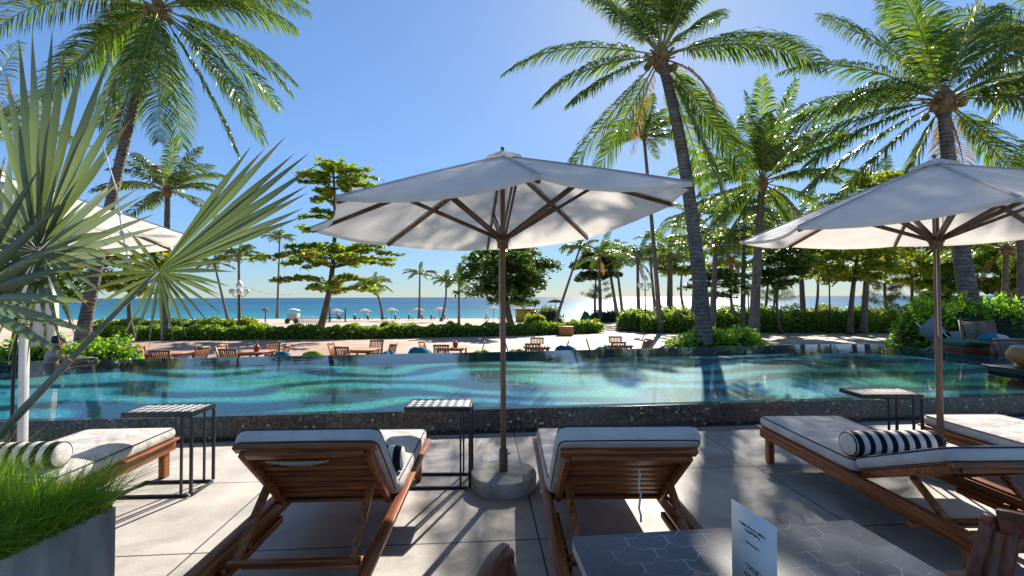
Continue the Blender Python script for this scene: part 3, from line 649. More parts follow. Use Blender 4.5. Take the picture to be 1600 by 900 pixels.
def bolster(loc, rz, L, r, label, tilt=0):
    t = thing('bolster_pillow', loc, label, 'pillow', 'striped bolster pillows on the loungers', rz)
    prof = [(0, -L/2), (r*.55, -L/2-.004), (r*.86, -L/2+.006), (r*.97, -L/2+.022)]+[(r*(1+.02*math.sin(k*2.1)), -L/2+.05+(L-.1)*k/12) for k in range(13)]+[(r*.97, L/2-.022), (r*.86, L/2-.006), (r*.55, L/2+.004), (0, L/2)]
    mb = MB(); mb.lathe(prof, 28); V = mb.v[0]; mb.v[0] = np.stack([V[:, 2], V[:, 0], V[:, 1]*1.0-V[:, 0]**2*.6], 1)
    b = mb.build('pillow_cover', M['stripe'], t, smooth=True)
    for s in (-1, 1):
        mb = MB(); mb.tube([(s*(L/2-.012), r*.93*math.cos(a), r*.93*math.sin(a)) for a in np.linspace(0, 2*math.pi, 25)], .005, 6, cap=False); mb.build('piping', M['piping'], t, smooth=True)
    return t
bl = G(1375, 698, .53)
bolster((2.68, 3.20, .505), R(2), .64, .085, 'black and white striped bolster on the lounger beside the menu table')
bolster((-3.32, 2.99, .51), R(4), .64, .085, 'black and white striped bolster behind the planter grass and the white post')
bolster((-1.03, 2.93, .505), R(2), .64, .08, 'striped bolster tucked behind the raised backrest left of the umbrella base')
bolster((.62, 2.95, .505), R(1), .64, .08, 'striped bolster almost hidden behind the backrest with the dangling cord')

# ================================================================ SIDE TABLES
def weave_mat():
    m, t, o = newmat('woven_top'); mp = coords(t, rot=(0, 0, R(45)))
    br = N(t, 'ShaderNodeTexChecker'); br.inputs['Scale'].default_value = 21; br.inputs[1].default_value = (.62, .61, .58, 1); br.inputs[2].default_value = (.05, .05, .055, 1); t.links.new(mp.outputs[0], br.inputs[0])
    b = N(t, 'ShaderNodeBsdfPrincipled'); b.inputs['Roughness'].default_value = .4; t.links.new(br.outputs[0], b.inputs['Base Color'])
    bp = N(t, 'ShaderNodeBump'); bp.inputs['Strength'].default_value = .6; bp.inputs['Distance'].default_value = .006; t.links.new(br.outputs[1], bp.inputs['Height']); t.links.new(bp.outputs[0], b.inputs['Normal'])
    t.links.new(b.outputs[0], o.inputs[0]); return m
WEAVE = weave_mat()
def side_table(loc, rz, label, w=.54, d=.30, h=.66):
    t = thing('side_table', loc, label, 'side table', 'black side tables with woven tops', rz); q = .02
    mb = MB()
    for s in (-1, 1): mb.box((0, s*(d/2-q/2), h-.02), (w, q, .04)); mb.box((s*(w/2-q/2), 0, h-.02), (q, d-2*q-.002, .04))
    mb.build('top_frame', M['blackmetal'], t, bevel=.002)
    mb = MB(); mb.box((0, 0, h-.014), (w-2*q-.002, d-2*q-.002, .02)); mb.build('woven_top', WEAVE, t, bevel=.004)
    for s in (-1, 1):
        for x in (w/2-q/2, w/2-.085):
            mb = MB(); mb.box((x, s*(d/2-q/2), (h-.042)/2+.01), (q if x > w/2-.05 else .014, q, h-.064)); mb.build('leg', M['blackmetal'], t, bevel=.002)
        mb = MB(); mb.box((-.03, s*(d/2-q/2), .01), (w-.06+.06-.002, q, .018)); mb.build('runner', M['blackmetal'], t, bevel=.002)
    mb = MB(); mb.box((w/2-q/2, 0, .01), (q, d-2*q-.002, .018)); mb.build('cross_bar', M['blackmetal'], t, bevel=.002)
    mb = MB(); mb.box((-w/2-.02, 0, .01), (q, d-2*q-.002, .018)); mb.build('cross_bar', M['blackmetal'], t, bevel=.002)
    return t
side_table((-2.78, 3.66, 0), R(2.5), 'black side table with woven top at the foot of the sunlit left lounger')
side_table((-.61, 3.80, 0), R(1), 'black side table with woven top just left of the middle umbrella pole')
side_table((3.43, 4.20, 0), R(-2), 'black side table with woven top between the loungers by the right umbrella pole')

# ================================================================ FOREGROUND TABLE, CARD, CHAIRS, PLANTER
def ogee_mat():
    m, t, o = newmat('ogee_tiles'); mp = coords(t, (7.4, 12.5, 1))
    V = lambda op: N(t, 'ShaderNodeVectorMath', operation=op)
    def link(a, b): t.links.new(a, b)
    wob = N(t, 'ShaderNodeTexWave'); wob.wave_profile = 'SIN'; wob.bands_direction = 'X'; wob.inputs['Scale'].default_value = .62; link(mp.outputs[0], wob.inputs[0])
    ws = N(t, 'ShaderNodeMath', operation='MULTIPLY'); ws.inputs[1].default_value = .22; link(wob.outputs['Fac'], ws.inputs[0]); wc = N(t, 'ShaderNodeCombineXYZ'); link(ws.outputs[0], wc.inputs[1])
    p0 = V('ADD'); p0.inputs[1].default_value = (100.5, 103.9, 0); link(mp.outputs[0], p0.inputs[0]); p = V('ADD'); link(p0.outputs[0], p.inputs[0]); link(wc.outputs[0], p.inputs[1])
    rr = (1, 1.7320508, 1)
    def cell(off):
        q = V('SUBTRACT'); link(p.outputs[0], q.inputs[0]); q.inputs[1].default_value = off
        md = V('MODULO'); link(q.outputs[0], md.inputs[0]); md.inputs[1].default_value = rr
        c = V('SUBTRACT'); link(md.outputs[0], c.inputs[0]); c.inputs[1].default_value = (.5, .8660254, 0)
        z = V('MULTIPLY'); link(c.outputs[0], z.inputs[0]); z.inputs[1].default_value = (1, 1, 0)
        l = V('LENGTH'); link(z.outputs[0], l.inputs[0]); return z.outputs[0], l.outputs['Value']
    a, la = cell((0, 0, 0)); b_, lb = cell((.5, .8660254, 0))
    cmp_ = N(t, 'ShaderNodeMath', operation='LESS_THAN'); link(la, cmp_.inputs[0]); link(lb, cmp_.inputs[1])
    mv = N(t, 'ShaderNodeMix'); mv.data_type = 'VECTOR'; link(cmp_.outputs[0], mv.inputs[0]); link(b_, mv.inputs[4]); link(a, mv.inputs[5]); g = mv.outputs[1]
    ab = V('ABSOLUTE'); link(g, ab.inputs[0]); dt = V('DOT_PRODUCT'); link(ab.outputs[0], dt.inputs[0]); dt.inputs[1].default_value = (.5, .8660254, 0)
    sx = N(t, 'ShaderNodeSeparateXYZ'); link(ab.outputs[0], sx.inputs[0]); mx = N(t, 'ShaderNodeMath', operation='MAXIMUM'); link(dt.outputs['Value'], mx.inputs[0]); link(sx.outputs[0], mx.inputs[1])
    lt = N(t, 'ShaderNodeMath', operation='GREATER_THAN'); lt.inputs[1].default_value = .480; link(mx.outputs[0], lt.inputs[0])
    idv = V('SUBTRACT'); link(p.outputs[0], idv.inputs[0]); link(g, idv.inputs[1]); sn = V('SNAP'); sn.inputs[1].default_value = (.25, .25, 1); ia = V('ADD'); ia.inputs[1].default_value = (.1, .1, 0); link(idv.outputs[0], ia.inputs[0]); link(ia.outputs[0], sn.inputs[0])
    wn = N(t, 'ShaderNodeTexWhiteNoise'); link(sn.outputs[0], wn.inputs[0])
    rp = ramp(t, [(0, (.04, .05, .07)), (1, (.075, .088, .115))]); link(wn.outputs[0], rp.inputs[0])
    n = N(t, 'ShaderNodeTexNoise'); n.inputs['Scale'].default_value = 3; n.inputs['Detail'].default_value = 6; gg = coords(t); link(gg.outputs[0], n.inputs[0])
    r2 = ramp(t, [(.3, (.7, .72, .76)), (.7, (1.15, 1.12, 1.1))]); link(n.outputs[0], r2.inputs[0]); c = mix(t, rp.outputs[0], r2.outputs[0], 1., 'MULTIPLY')
    r3 = ramp(t, [(.4, (.08, .10, .13)), (.68, (.40, .41, .44))]); link(n.outputs[0], r3.inputs[0])
    c = mix(t, c, r3.outputs[0], lt.outputs[0])
    b = N(t, 'ShaderNodeBsdfPrincipled'); b.inputs['Roughness'].default_value = .42; b.inputs['Specular IOR Level'].default_value = .3; link(c, b.inputs['Base Color'])
    bp = N(t, 'ShaderNodeBump'); bp.invert = True; bp.inputs['Strength'].default_value = .5; bp.inputs['Distance'].default_value = .003; link(lt.outputs[0], bp.inputs['Height']); link(bp.outputs[0], b.inputs['Normal'])
    link(b.outputs[0], o.inputs[0]); return m
TA, TB, TC = G(893, 838, .75), G(1330, 812, .75), G(1497, 893, .75)
xd = (TB-TA).normalized(); yd = Vector((xd.y, -xd.x, 0)); TW = (TB-TA).length; TLn = .80
ta = math.atan2(xd.y, xd.x)
t = thing('dining_table', ((TA+TB)/2+yd*TLn/2).to_tuple()[:2]+(0,), 'low foreground table topped with blue grey ogee shaped tiles', 'table', None, ta)
mb = MB(); mb.box((0, 0, .742), (TW, TLn, .016)); mb.build('tile_top', ogee_mat(), t, bevel=.003)
mb = MB(); mb.box((0, 0, .716), (TW-.004, TLn-.004, .034)); mb.build('table_edge', plain('pale_edge', (.42, .42, .41), .5), t, bevel=.002)
for sx in (-1, 1):
    for sy in (-1, 1):
        mb = MB(); mb.box((sx*(TW/2-.05), sy*(TLn/2-.05), .349), (.05, .05, .698)); mb.build('leg', M['blackmetal'], t, bevel=.003)
# menu card: folded white card with rows of small type
c0 = P(1143, 778, 1.27); c1 = P(1213, 826, 1.115); base = (c0+c1)/2; top = (c0.z+c1.z)/2
ad = math.atan2((c1-c0).y, (c1-c0).x); cl = (Vector((c1.x, c1.y))-Vector((c0.x, c0.y))).length; ch = top-.7505
t = thing('menu_card', (base.x, base.y, .7505), 'upright white menu card with small printed lines on the tiled table', 'menu card', None, ad)
CARD = plain('card', (.78, .77, .74), .55); INK = plain('ink', (.09, .08, .10), .7)
mb = MB(); mb.box((0, 0, ch/2), (cl, .0022, ch)); mb.build('front_panel', CARD, t)
mb = MB(); mb.box((0, .018, .002), (cl, .034, .004)); mb.build('card_foot', CARD, t)
# lettering is drawn as small strokes so blurred type reads as in the photo
r_ = random.Random(3)
for row, (z, wd, hh) in enumerate(((.80, .60, .007), (.755, .34, .007), (.62, .30, .006), (.36, .34, .006), (.325, .26, .006), (.25, .4, .006), (.215, .3, .006))):
    x = -cl*wd/2; mb = MB()
    while x < cl*wd/2:
        ww = r_.uniform(.002, .0045); mb.box((x+ww/2, -.0016, ch*z+r_.uniform(-.0012, .0012)), (ww, .0006, hh*r_.uniform(.6, 1))); x += ww+r_.choice((.0012, .0012, .004))
    mb.build('printed_line', INK, t)

def arm_chair(loc, rz, label):
    """local: sitter faces +Y, back at y=0"""
    t = thing('wooden_chair', loc, label, 'chair', 'dark wooden chairs at the tiled table', rz); Wx, Wy, Wz = M['redwood_x'], M['redwood_y'], M['redwood_z']
    w = .48; hgt = .86; lean = -.10
    for s in (-1, 1):
        mb = MB(); mb.bar((s*(w/2-.02), .06, 0), (s*(w/2-.02), .03, .44), .035, .045, (1, 0, 0)); mb.build('leg', Wz, t, bevel=.004)
        mb = MB(); mb.box((s*(w/2-.02), .45, .32), (.035, .045, .64)); mb.build('leg', Wz, t, bevel=.004)
        mb = MB(); mb.bar((s*(w/2-.02), .03, .44), (s*(w/2-.02), lean, hgt-.03), .032, .04, (1, 0, 0))
        mb.tube([(s*(w/2-.036), lean+.004, hgt-.03), (s*(w/2-.004), lean+.004, hgt-.03)], .021, 14); mb.build('back_post', Wz, t, bevel=.003)
        mb = MB(); mb.box((s*(w/2-.02), .22, .655), (.05, .56, .025)); mb.build('armrest', Wy, t, bevel=.006)
    # curved top rail
    mb = MB(); n = 12; pts = []
    for i in range(n+1):
        u = -1+2*i/n; pts.append(Vector((u*(w/2-.04), lean-.0-.045*(1-u*u), hgt-.02+.02*(1-u*u))))
    mb.sweep(pts, .026, .075)
    mb.build('top_rail', Wx, t, bevel=.004)
    mb = MB(); pts2 = [p+Vector((0, .08+.0, -.33)) for p in pts]
    mb.sweep(pts2, .022, .04)
    mb.build('lower_rail', Wx, t, bevel=.003)
    for k in range(7):
        i = 1+k*10/6; a = int(i); f = i-a; p = pts[a].lerp(pts[min(a+1, n)], f); q = pts2[a].lerp(pts2[min(a+1, n)], f)
        mb = MB(); mb.bar(q, p, .036, .012, (0, 1, 0)); mb.build('back_slat', Wz, t, bevel=.002)
    mb = MB()
    for k in range(8): mb.box((0, .05+k*.055, .43), (w-.02, .047, .018))
    mb.box((0, .47, .405), (w-.08, .02, .05)); mb.box((0, .03, .405), (w-.08, .02, .05)); mb.build('seat', Wx, t, bevel=.002)
    return t
# chair left of the table: far post at px(767,848); faces +X
pA = P(767, 850, 1.27); arm_chair((pA.x+.13, pA.y-.24, 0), R(-90-3), 'dark wooden chair left of the tiled table, only its rounded back post in view')
pB = P(1563, 808, 1.44); arm_chair((pB.x-.11, pB.y-.22, 0), R(90+3), 'slatted dark wooden chair at the lower right corner, right of the tiled table')

# planter with grass
pc = P(182, 791, 2.15); PT = pc.z
t = thing('concrete_planter', (pc.x, pc.y, 0), 'tall grey concrete planter filled with grass at the lower left', 'planter', None, R(-6))
Lp, Wp = 1.9, .95
mb = MB(); th = .05
mb.box((-th/2, -Lp/2, PT/2), (th, Lp, PT)); mb.box((-Wp+th/2, -Lp/2, PT/2), (th, Lp, PT)); mb.box((-Wp/2, -th/2, PT/2), (Wp-2*th-.002, th, PT)); mb.box((-Wp/2, -Lp+th/2, PT/2), (Wp-2*th-.002, th, PT))
mb.build('planter_wall', M['planter'], t, bevel=.006, bseg=3)
mb = MB(); mb.box((-Wp/2, -Lp/2, PT-.09), (Wp-2*th-.004, Lp-2*th-.004, .1)); mb.build('soil', plain('soil', (.05, .035, .02), .95), t)
PM = Matrix.Translation(t.location) @ Matrix.Rotation(R(-6), 4, 'Z')
def grass_blades(n, fr, hmin, hmax, seed=1):
    r = np.random.default_rng(seed); V = []; Fc = []
    x = -Wp+.03+(Wp-.04)*r.random(n)**.85; y = -Lp*fr*r.random(n)-.02
    cl_ = np.sin(x*9+1)*np.cos(y*8)*.5+.5
    h = (hmin+(hmax-hmin)*r.random(n))*(.7+.5*cl_)
    az = r.random(n)*2*math.pi; out_ = .35+.8*r.random(n)
    # blades near the right and far rims lean outwards
    dx, dy = np.cos(az)*.7, np.sin(az)*.7; dx += .9*np.clip((x+.25)/.25, 0, 1); dy += .5*np.clip((y+.25)/.25, 0, 1)
    wv = np.stack([-np.sin(az), np.cos(az), np.zeros(n)], 1)
    st = 4; wd = .0021
    for k in range(st+1):
        f = k/st; zz = h*(f-.55*out_*f**2.2*.9); rr = h*out_*.75*f**1.6
        c = np.stack([x+dx*rr, y+dy*rr, PT-.04+zz], 1); ww = wd*(1-f**2*.9)
        V.append(c-wv*ww); V.append(c+wv*ww)
    V = np.stack(V, 1).reshape(-1, 3); m = 2*(st+1); b = np.arange(n)[:, None]*m
    F_ = np.concatenate([b+np.array([[2*k, 2*k+1, 2*k+3, 2*k+2]]) for k in range(st)], 0); return V, F_
V, F_ = grass_blades(26000, .95, .20, .44)
mb = MB(); mb.add(V, F_); g = mb.build('planter_grass', M['grass']); g.matrix_world = PM; tag(g, 'shaggy bright green grass spilling over the concrete planter', 'grass', kind='stuff')

# ================================================================ FAN PALM
def fan_leaf(mb, c, axis, nrm, Rm, spread=300, n=34, cup=.15, joint=.42, seed=0, droop=.05, wmul=1., rfun=None, mi=0, wfun=None):
    c = Vector(c); a = Vector(axis).normalized(); nn = Vector(nrm); nn = (nn-a*nn.dot(a)).normalized(); b = nn.cross(a); r = random.Random(seed)
    for i in range(n):
        u = (i+.5)/n*2-1; ang = R(spread/2)*u+R(r.uniform(-1.2, 1.2))
        L_ = Rm*(1-.22*abs(u)**2)*r.uniform(.93, 1.05)
        if rfun: L_ *= rfun(u)
        d = (a*math.cos(ang)+b*math.sin(ang)); side = nn.cross(d)
        d = (d+nn*cup*(1-.3*abs(u))+nn*r.uniform(-.03, .03)).normalized()
        hw = math.tan(R(spread)/n/2)*wmul*(wfun(u) if wfun else 1); pts = []; ns = 7; vv = []
        tilt = .55 if i % 2 else -.55
        for k in range(ns+1):
            f = k/ns; s = L_*f; wmax = hw*min(s, joint*Rm*1.0)
            if f > joint: wmax *= max(1-((f-joint)/(1-joint))**1.5, .02)
            p = c+d*s+Vector((0, 0, -droop*Rm*f**2.5))+nn*r.uniform(-.002, .002)
            vv += [p-side*wmax, p+nn*wmax*.75, p+side*wmax]
        ff = []
        for k in range(ns):
            o_ = k*3; ff += [(o_, o_+1, o_+4, o_+3), (o_+1, o_+2, o_+5, o_+4)]
        mb.add(vv, ff[:-2], mi); mb.n -= len(vv); mb.add(vv, ff[-2:], 1 if r.random() < .5 else mi)
        mb.v.pop()
palm = thing('fan_palm', PM @ Vector((-.55, -.35, PT-.04)), 'silvery fan palm with big spiky leaves rising from the left foreground', 'palm')
pl = palm.location
def add_fan(hubpx, D, axpx, nrm, Rm, spread, n, cup, seed, mat='fan', stem=None, droop=.05, joint=.42, rfun=None, D2=None, wmul=1., wfun=None):
    h = P(*hubpx, D); q = P(*axpx, D2 or D); ax = (q-h)
    mb = WB(); fan_leaf(mb, h, ax, nrm, Rm, spread, n, cup, joint, seed, droop, wmul, rfun, 0, wfun); leaf = mb.build('fan_leaf', M[mat], palm, smooth=False)
    stem = stem or [tuple(pl+Vector((0, 0, .25)))]
    pts = [Vector(s) for s in stem]+[h]
    a = pts[0]; b = h; m_ = [pts[0]]
    if len(pts) == 2: m_ = [a.lerp(b, f)+Vector((0, 0, .10*math.sin(f*math.pi)))+(Vector((.0, 0, 0))) for f in (0, .2, .4, .6, .8, 1)]
    else: m_ = pts
    mb = WB(); mb.tube(m_, [.017-.008*i/(len(m_)-1) for i in range(len(m_))], 8); mb.build('petiole', M['petiole'], leaf if False else palm, smooth=True)
def head(hubpx, D, parts, mat='fan', stem=None, nrm=(0, -1, .12)):
    """parts: (axis angle in the picture, radius, spread, blades, cup, joint, width, droop)"""
    h = P(*hubpx, D); mb = WB()
    for i, (deg, Rm, sp, n, cup, jt, wm, dr) in enumerate(parts):
        fan_leaf(mb, h+Vector((0, .006*i, 0)), dirv(deg, 0), nrm, Rm, sp, n, cup, jt, int(hubpx[0])+i*7, dr, wm)
    mb.build('fan_leaf', [M[mat], M['deadfrond']], palm)
    stem = stem or [tuple(pl+Vector((0, 0, .25)))]; pts = [Vector(q) for q in stem]+[h]
    if len(pts) == 2: pts = [pts[0].lerp(h, f)+Vector((0, 0, .10*math.sin(f*math.pi))) for f in (0, .2, .4, .6, .8, 1)]
    mb = WB(); mb.tube(pts, [.017-.008*i/(len(pts)-1) for i in range(len(pts))], 8); mb.build('petiole', M['petiole'], palm, smooth=True)
def dirv(deg, depth=0.):
    return Vector((math.cos(R(deg)), depth, math.sin(R(deg)))).normalized()
head((58, 392), 1.95, [(76, .95, 56, 11, .10, .50, 1.15, .02), (60, .42, 310, 24, .18, .36, .9, .10), (-95, .50, 80, 8, .1, .4, .6, .05)])
head((38, 420), 2.15, [(26, .74, 50, 8, .06, .45, 1.1, .03)], 'fan_pale')
head((6, 420), 2.35, [(140, .8, 130, 16, .10, .45, 1.1, .03)], 'fan_pale')
head((246, 425), 2.2, [(35, .94, 36, 10, .05, .55, 1.25, .0), (2, .42, 46, 5, .08, .4, .9, .06), (-60, .36, 110, 11, .15, .36, .85, .10), (175, .38, 110, 8, .15, .36, .7, .08)], stem=[P(-40, 720, 1.78), P(60, 615, 1.9), P(160, 510, 2.05)], nrm=(.2, -1, .15))
head((-60, 470), 1.9, [(120, .7, 300, 22, .12, .35, .9, .06)])
mb = WB(); a = pl+Vector((0, 0, -.02)); mb.tube([a, a+Vector((0, 0, .15)), a+Vector((0, 0, .32))], [.09, .085, .05], 12); mb.build('trunk', M['fibre'], palm, smooth=True)
# string of small bulbs draped over the leaves
def lightstring(name, pts, label, r=.0022, nb=9, br=.008, sag=0):
    t = thing(name, pts[0], label, 'string lights'); o_ = Vector(pts[0])
    P_ = []
    for a, b in zip(pts[:-1], pts[1:]):
        for k in range(8): f = k/8; q = Vector(a).lerp(Vector(b), f); q.z -= sag*4*f*(1-f); P_.append(q-o_)
    P_.append(Vector(pts[-1])-o_)
    mb = MB(); mb.tube(P_, r, 5); mb.build('wire', M['whitepaint'] if r < .004 else M['darkmetal'], t, smooth=True)
    for k in range(nb):
        p = P_[int((k+.5)/nb*(len(P_)-1))]; mb = MB()
        mb.lathe([(0, -br*2.4), (br*.7, -br*1.9), (br, -br*1.1), (br*.6, -.2*br), (br*.35, 0)], 8, p); mb.build('bulb', M['globe'], t, smooth=True)
    return t
lightstring('light_string', [P(160, 225, 1.8), P(183, 300, 1.78), P(190, 360, 1.78), P(205, 425, 1.8)], 'thin wire of clear bulbs hanging over the upper fan palm leaf', nb=5)

# ================================================================ COCONUT PALMS
def frond(mb, base, d0, L, droop, npair=52, leaf=.62, wd=.030, rnd=None, seg=14, rad=.028, mi=0, rmi=1, hang=1.0, bare=.12):
    r = rnd or random; d = Vector(d0).normalized(); p = Vector(base); pts = [p.copy()]; dirs = [d.copy()]; ds = L/seg
    for i in range(seg):
        t = i/seg; d = (d+Vector((0, 0, -droop*ds*(.16+1.15*t)))).normalized(); p = p+d*ds; pts.append(p.copy()); dirs.append(d.copy())
    mb.tube(pts, [rad*(1-.86*i/seg) for i in range(seg+1)], 5, rmi, cap=False)
    az = Vector((d0[0], d0[1], 0)); az = az.normalized() if az.length > .05 else Vector((math.cos(r.random()*6), math.sin(r.random()*6), 0))
    sd0 = az.cross(Vector((0, 0, 1))).normalized(); tw = r.uniform(-.5, .5)
    vv = []; ff = []
    for i in range(npair):
        t = bare+(1-bare)*(i+.3)/npair; x = t*seg; k = min(int(x), seg-1); f = x-k
        c = pts[k].lerp(pts[k+1], f); dr = dirs[k].lerp(dirs[k+1], f).normalized(); up = sd0.cross(dr).normalized()
        if up.z < 0 and abs(dr.z) < .9: up = -up
        side = (sd0*math.cos(tw*t)+up*math.sin(tw*t))
        env = leaf*min(1, .45+2.2*(t-bare))*(1 if t < .62 else 1-.72*((t-.62)/.38)**1.4)
        for s in (-1, 1):
            l = env*r.uniform(.86, 1.08); a = R(38+22*(1-t))+r.uniform(-.10, .10)
            ld = (side*s*math.sin(a)+dr*math.cos(a)+up*r.uniform(.02, .22)).normalized()
            g = hang*r.uniform(.7, 1.3)
            m1 = c+ld*l*.38; l2 = (ld+Vector((0, 0, -.55*g))).normalized(); m2 = m1+l2*l*.34; l3 = (l2+Vector((0, 0, -.75*g))).normalized(); tip = m2+l3*l*.30
            wv = (dr*.8+up*r.uniform(-.6, .6)).normalized()*wd*.5
            n = len(vv); vv += [c-wv*.6, c+wv*.6, m1-wv, m1+wv, m2-wv*.8, m2+wv*.8, tip]
            ff += [(n, n+1, n+3, n+2), (n+2, n+3, n+5, n+4), (n+4, n+5, n+6)]
    mb.add(vv, ff, mi)
def dirv(deg, depth=0.):
    """direction seen at that angle in the picture plane (0 right, 90 up), tipped towards (-) or away (+) along y"""
    return Vector((math.cos(R(deg)), depth, math.sin(R(deg)))).normalized()
def coco_palm(label, basep, crownp, trunk_r, spec, L, nrand=12, npair=52, leaf=.62, wd=.03, bend=.0, nuts=0, seed=1, mat='frond', group='coconut palms around the pool and beach', seg=14, dead=0, up=.6, name='coconut_palm', midp=None, lowdroop=.24):
    rn = random.Random(seed); b = Vector(basep); c = Vector(crownp)
    t = thing(name, b, label, 'palm tree', group)
    n = 26; pts = []; rad = []
    for i in range(n+1):
        f = i/n
        if midp is not None: q = b*(1-f)**2+Vector(midp)*2*f*(1-f)+c*f*f
        else: q = b.lerp(c, f); q.x += bend*math.sin(f*math.pi)
        pts.append(q); rad.append(trunk_r*(1.0-.38*f+.55*math.exp(-f*14))*(1.012 if i % 2 else .995))
    mb = WB(); mb.tube(pts, rad, 14, wob=.02); mb.build('trunk', M['palmbark'], t, smooth=True)
    mb = WB(); s = trunk_r*1.5
    mb.lathe([(trunk_r*.62, -s*1.1), (trunk_r*1.0, -s*.5), (trunk_r*1.25, 0), (trunk_r*1.0, s*.7), (trunk_r*.3, s*1.5)], 12, c)
    for k in range(10):
        a = k*.63+rn.random(); d = Vector((math.cos(a), math.sin(a), -.1)); mb.bar(c+d*trunk_r*.5, c+d*trunk_r*2.2+Vector((0, 0, s*.5)), .07, .03)
    mb.build('crown_heart', M['fibre'], t)
    mb = WB(); c2 = c+Vector((0, 0, s*.3))
    for sp in spec:
        deg, dep, lf, dr = sp; frond(mb, c2+dirv(deg, dep)*trunk_r*.8, dirv(deg, dep), L*lf, dr/L*4.2, npair, leaf, wd, rn, seg)
    for k in range(nrand):
        a = k*2.39996+rn.uniform(-.3, .3); el = rn.uniform(-.35, 1.25)*up+.1; d = Vector((math.cos(a)*math.cos(el), math.sin(a)*math.cos(el), math.sin(el)))
        frond(mb, c2+d*trunk_r*.8, d, L*rn.uniform(.82, 1.0), (lowdroop+.10*rn.random())/L*4.2, npair, leaf, wd, rn, seg, hang=rn.uniform(.8, 1.3))
    mb.build('crown', [M[mat], M['rachis']], t)
    if dead:
        mb = WB()
        for k in range(dead):
            a = rn.random()*6.28; d = Vector((math.cos(a)*.5, math.sin(a)*.5, -.3)); frond(mb, c+d*trunk_r, d, L*.6, 1.1/L*4, 30, leaf*.6, wd, rn, 10, hang=1.2)
        mb.build('dry_fronds', [M['deadfrond'], M['fibre']], t)
    for k in range(nuts):
        a = k*6.28/nuts+rn.random(); mb = WB(); q = c+Vector((math.cos(a)*trunk_r*1.75, math.sin(a)*trunk_r*1.75, -trunk_r*rn.uniform(.2, 1.4)))
        rr = .115; mb.lathe([(0, -rr*1.15), (rr*.6, -rr*.9), (rr*.97, -rr*.2), (rr*.9, rr*.4), (rr*.5, rr*.95), (0, rr*1.1)], 12, q); mb.build('coconut', M['coconut'], t, smooth=True)
    return t
def zb(px, py, D, z): q = P(px, py, D); q.z = z; return q

coco_palm('tall leaning coconut palm whose crown hides the sun, nearest to the right umbrella tip', zb(1105, 520, 13.2, TZ), P(1032, 92, 13.6), .225,
 [(165, .1, .98, .30), (190, -.2, .85, .30), (20, .1, 1.0, .30), (5, -.3, .9, .32), (-48, .1, 1.0, .12), (-70, -.2, 1.0, .10), (228, .1, 1.0, .10), (75, .2, 1.05, .12), (92, -.2, 1.1, .10), (105, .3, 1.1, .10), (60, .1, 1.0, .14), (118, -.1, 1.0, .14), (84, .5, 1.05, .12), (100, -.5, 1.0, .12), (-58, .4, .9, .12), (70, -.5, 1., .16), (112, .5, 1., .16), (50, .5, .9, .2), (80, -.6, 1., .12), (125, .2, .9, .22), (95, .8, 1., .1), (65, -.3, 1., .14), (88, 0, 1.1, .08), (210, -.5, .8, .15), (-30, .5, .85, .22), (240, .5, .85, .1)], 4.9, nrand=0, npair=92, leaf=1.08, wd=.048, nuts=6, seed=3, midp=P(1082, 250, 13.3), dead=2)
coco_palm('broad coconut palm rising right behind the right umbrella with a thick ringed trunk', zb(1536, 520, 12.8, TZ), P(1474, 162, 13.2), .24,
 [(148, .1, 1.0, .30), (172, -.3, .95, .34), (196, .1, 1., .22), (222, .2, 1.0, .14), (160, .5, .9, .3), (98, .1, 1.0, .14), (78, -.2, 1.1, .14), (112, .4, 1.05, .18), (60, .2, 1.0, .22), (36, -.2, 1.0, .34), (12, .1, 1.0, .38), (-25, .2, .95, .28), (-50, -.1, .9, .16), (250, .2, .55, .2), (130, -.4, .85, .3), (48, -.5, .8, .3), (88, .4, 1.1, .1), (70, .5, 1, .15), (185, .3, 1, .25), (-5, -.4, .9, .3), (210, .5, .9, .15)], 4.6, nrand=6, npair=90, leaf=1.05, wd=.048, nuts=4, seed=5, midp=P(1482, 300, 13.0), dead=3)
coco_palm('coconut palm with upright young fronds between the leaning palm and the right umbrella', zb(1176, 516, 23.5, TZ-.1), P(1190, 288, 23.8), .26,
 [(95, .1, 1.0, .10), (78, -.2, 1.0, .12), (110, .3, .98, .12), (62, .1, .95, .16), (125, -.1, .9, .18), (140, .2, .9, .26), (45, -.2, .9, .28), (18, .1, .9, .30), (165, -.1, .95, .32), (190, .2, .95, .26), (-12, .1, .95, .30), (215, -.2, .9, .2), (-38, .1, .9, .2), (240, .2, .8, .16), (-62, -.2, .8, .16), (85, .5, 1.05, .08), (102, -.4, 1.0, .1), (70, .4, 1., .12)], 5.0, nrand=14, npair=70, leaf=.98, wd=.075, nuts=3, seed=8, dead=2)
coco_palm('tall coconut palm at the upper left behind the fan palm, fronds sweeping over the sky', zb(118, 540, 14.6, TZ), P(248, 16, 15.0), .18,
 [(28, .1, 1.0, .34), (8, -.2, 1.0, .34), (-18, .15, 1.0, .26), (-40, -.1, 1.05, .20), (-62, .2, 1.05, .12), (-80, -.2, 1.0, .10), (245, .1, .95, .10), (152, .1, 1.0, .36), (172, -.2, 1.0, .40), (190, .2, 1.0, .30), (214, -.1, .95, .2), (80, .1, 1., .1), (100, -.3, 1., .15), (55, .2, 1., .25), (125, .3, 1., .25), (-30, .5, .9, .2), (160, .5, .9, .4), (-90, .3, .9, .1), (-72, -.6, .9, .12), (258, -.3, .95, .12), (232, .3, 1., .16), (-50, .5, 1.0, .18), (-8, .6, .9, .25), (40, .5, 1., .3), (178, .5, .9, .35)], 4.9, nrand=6, npair=92, leaf=1.18, wd=.048, nuts=4, seed=11, midp=P(175, 280, 14.7), dead=0)
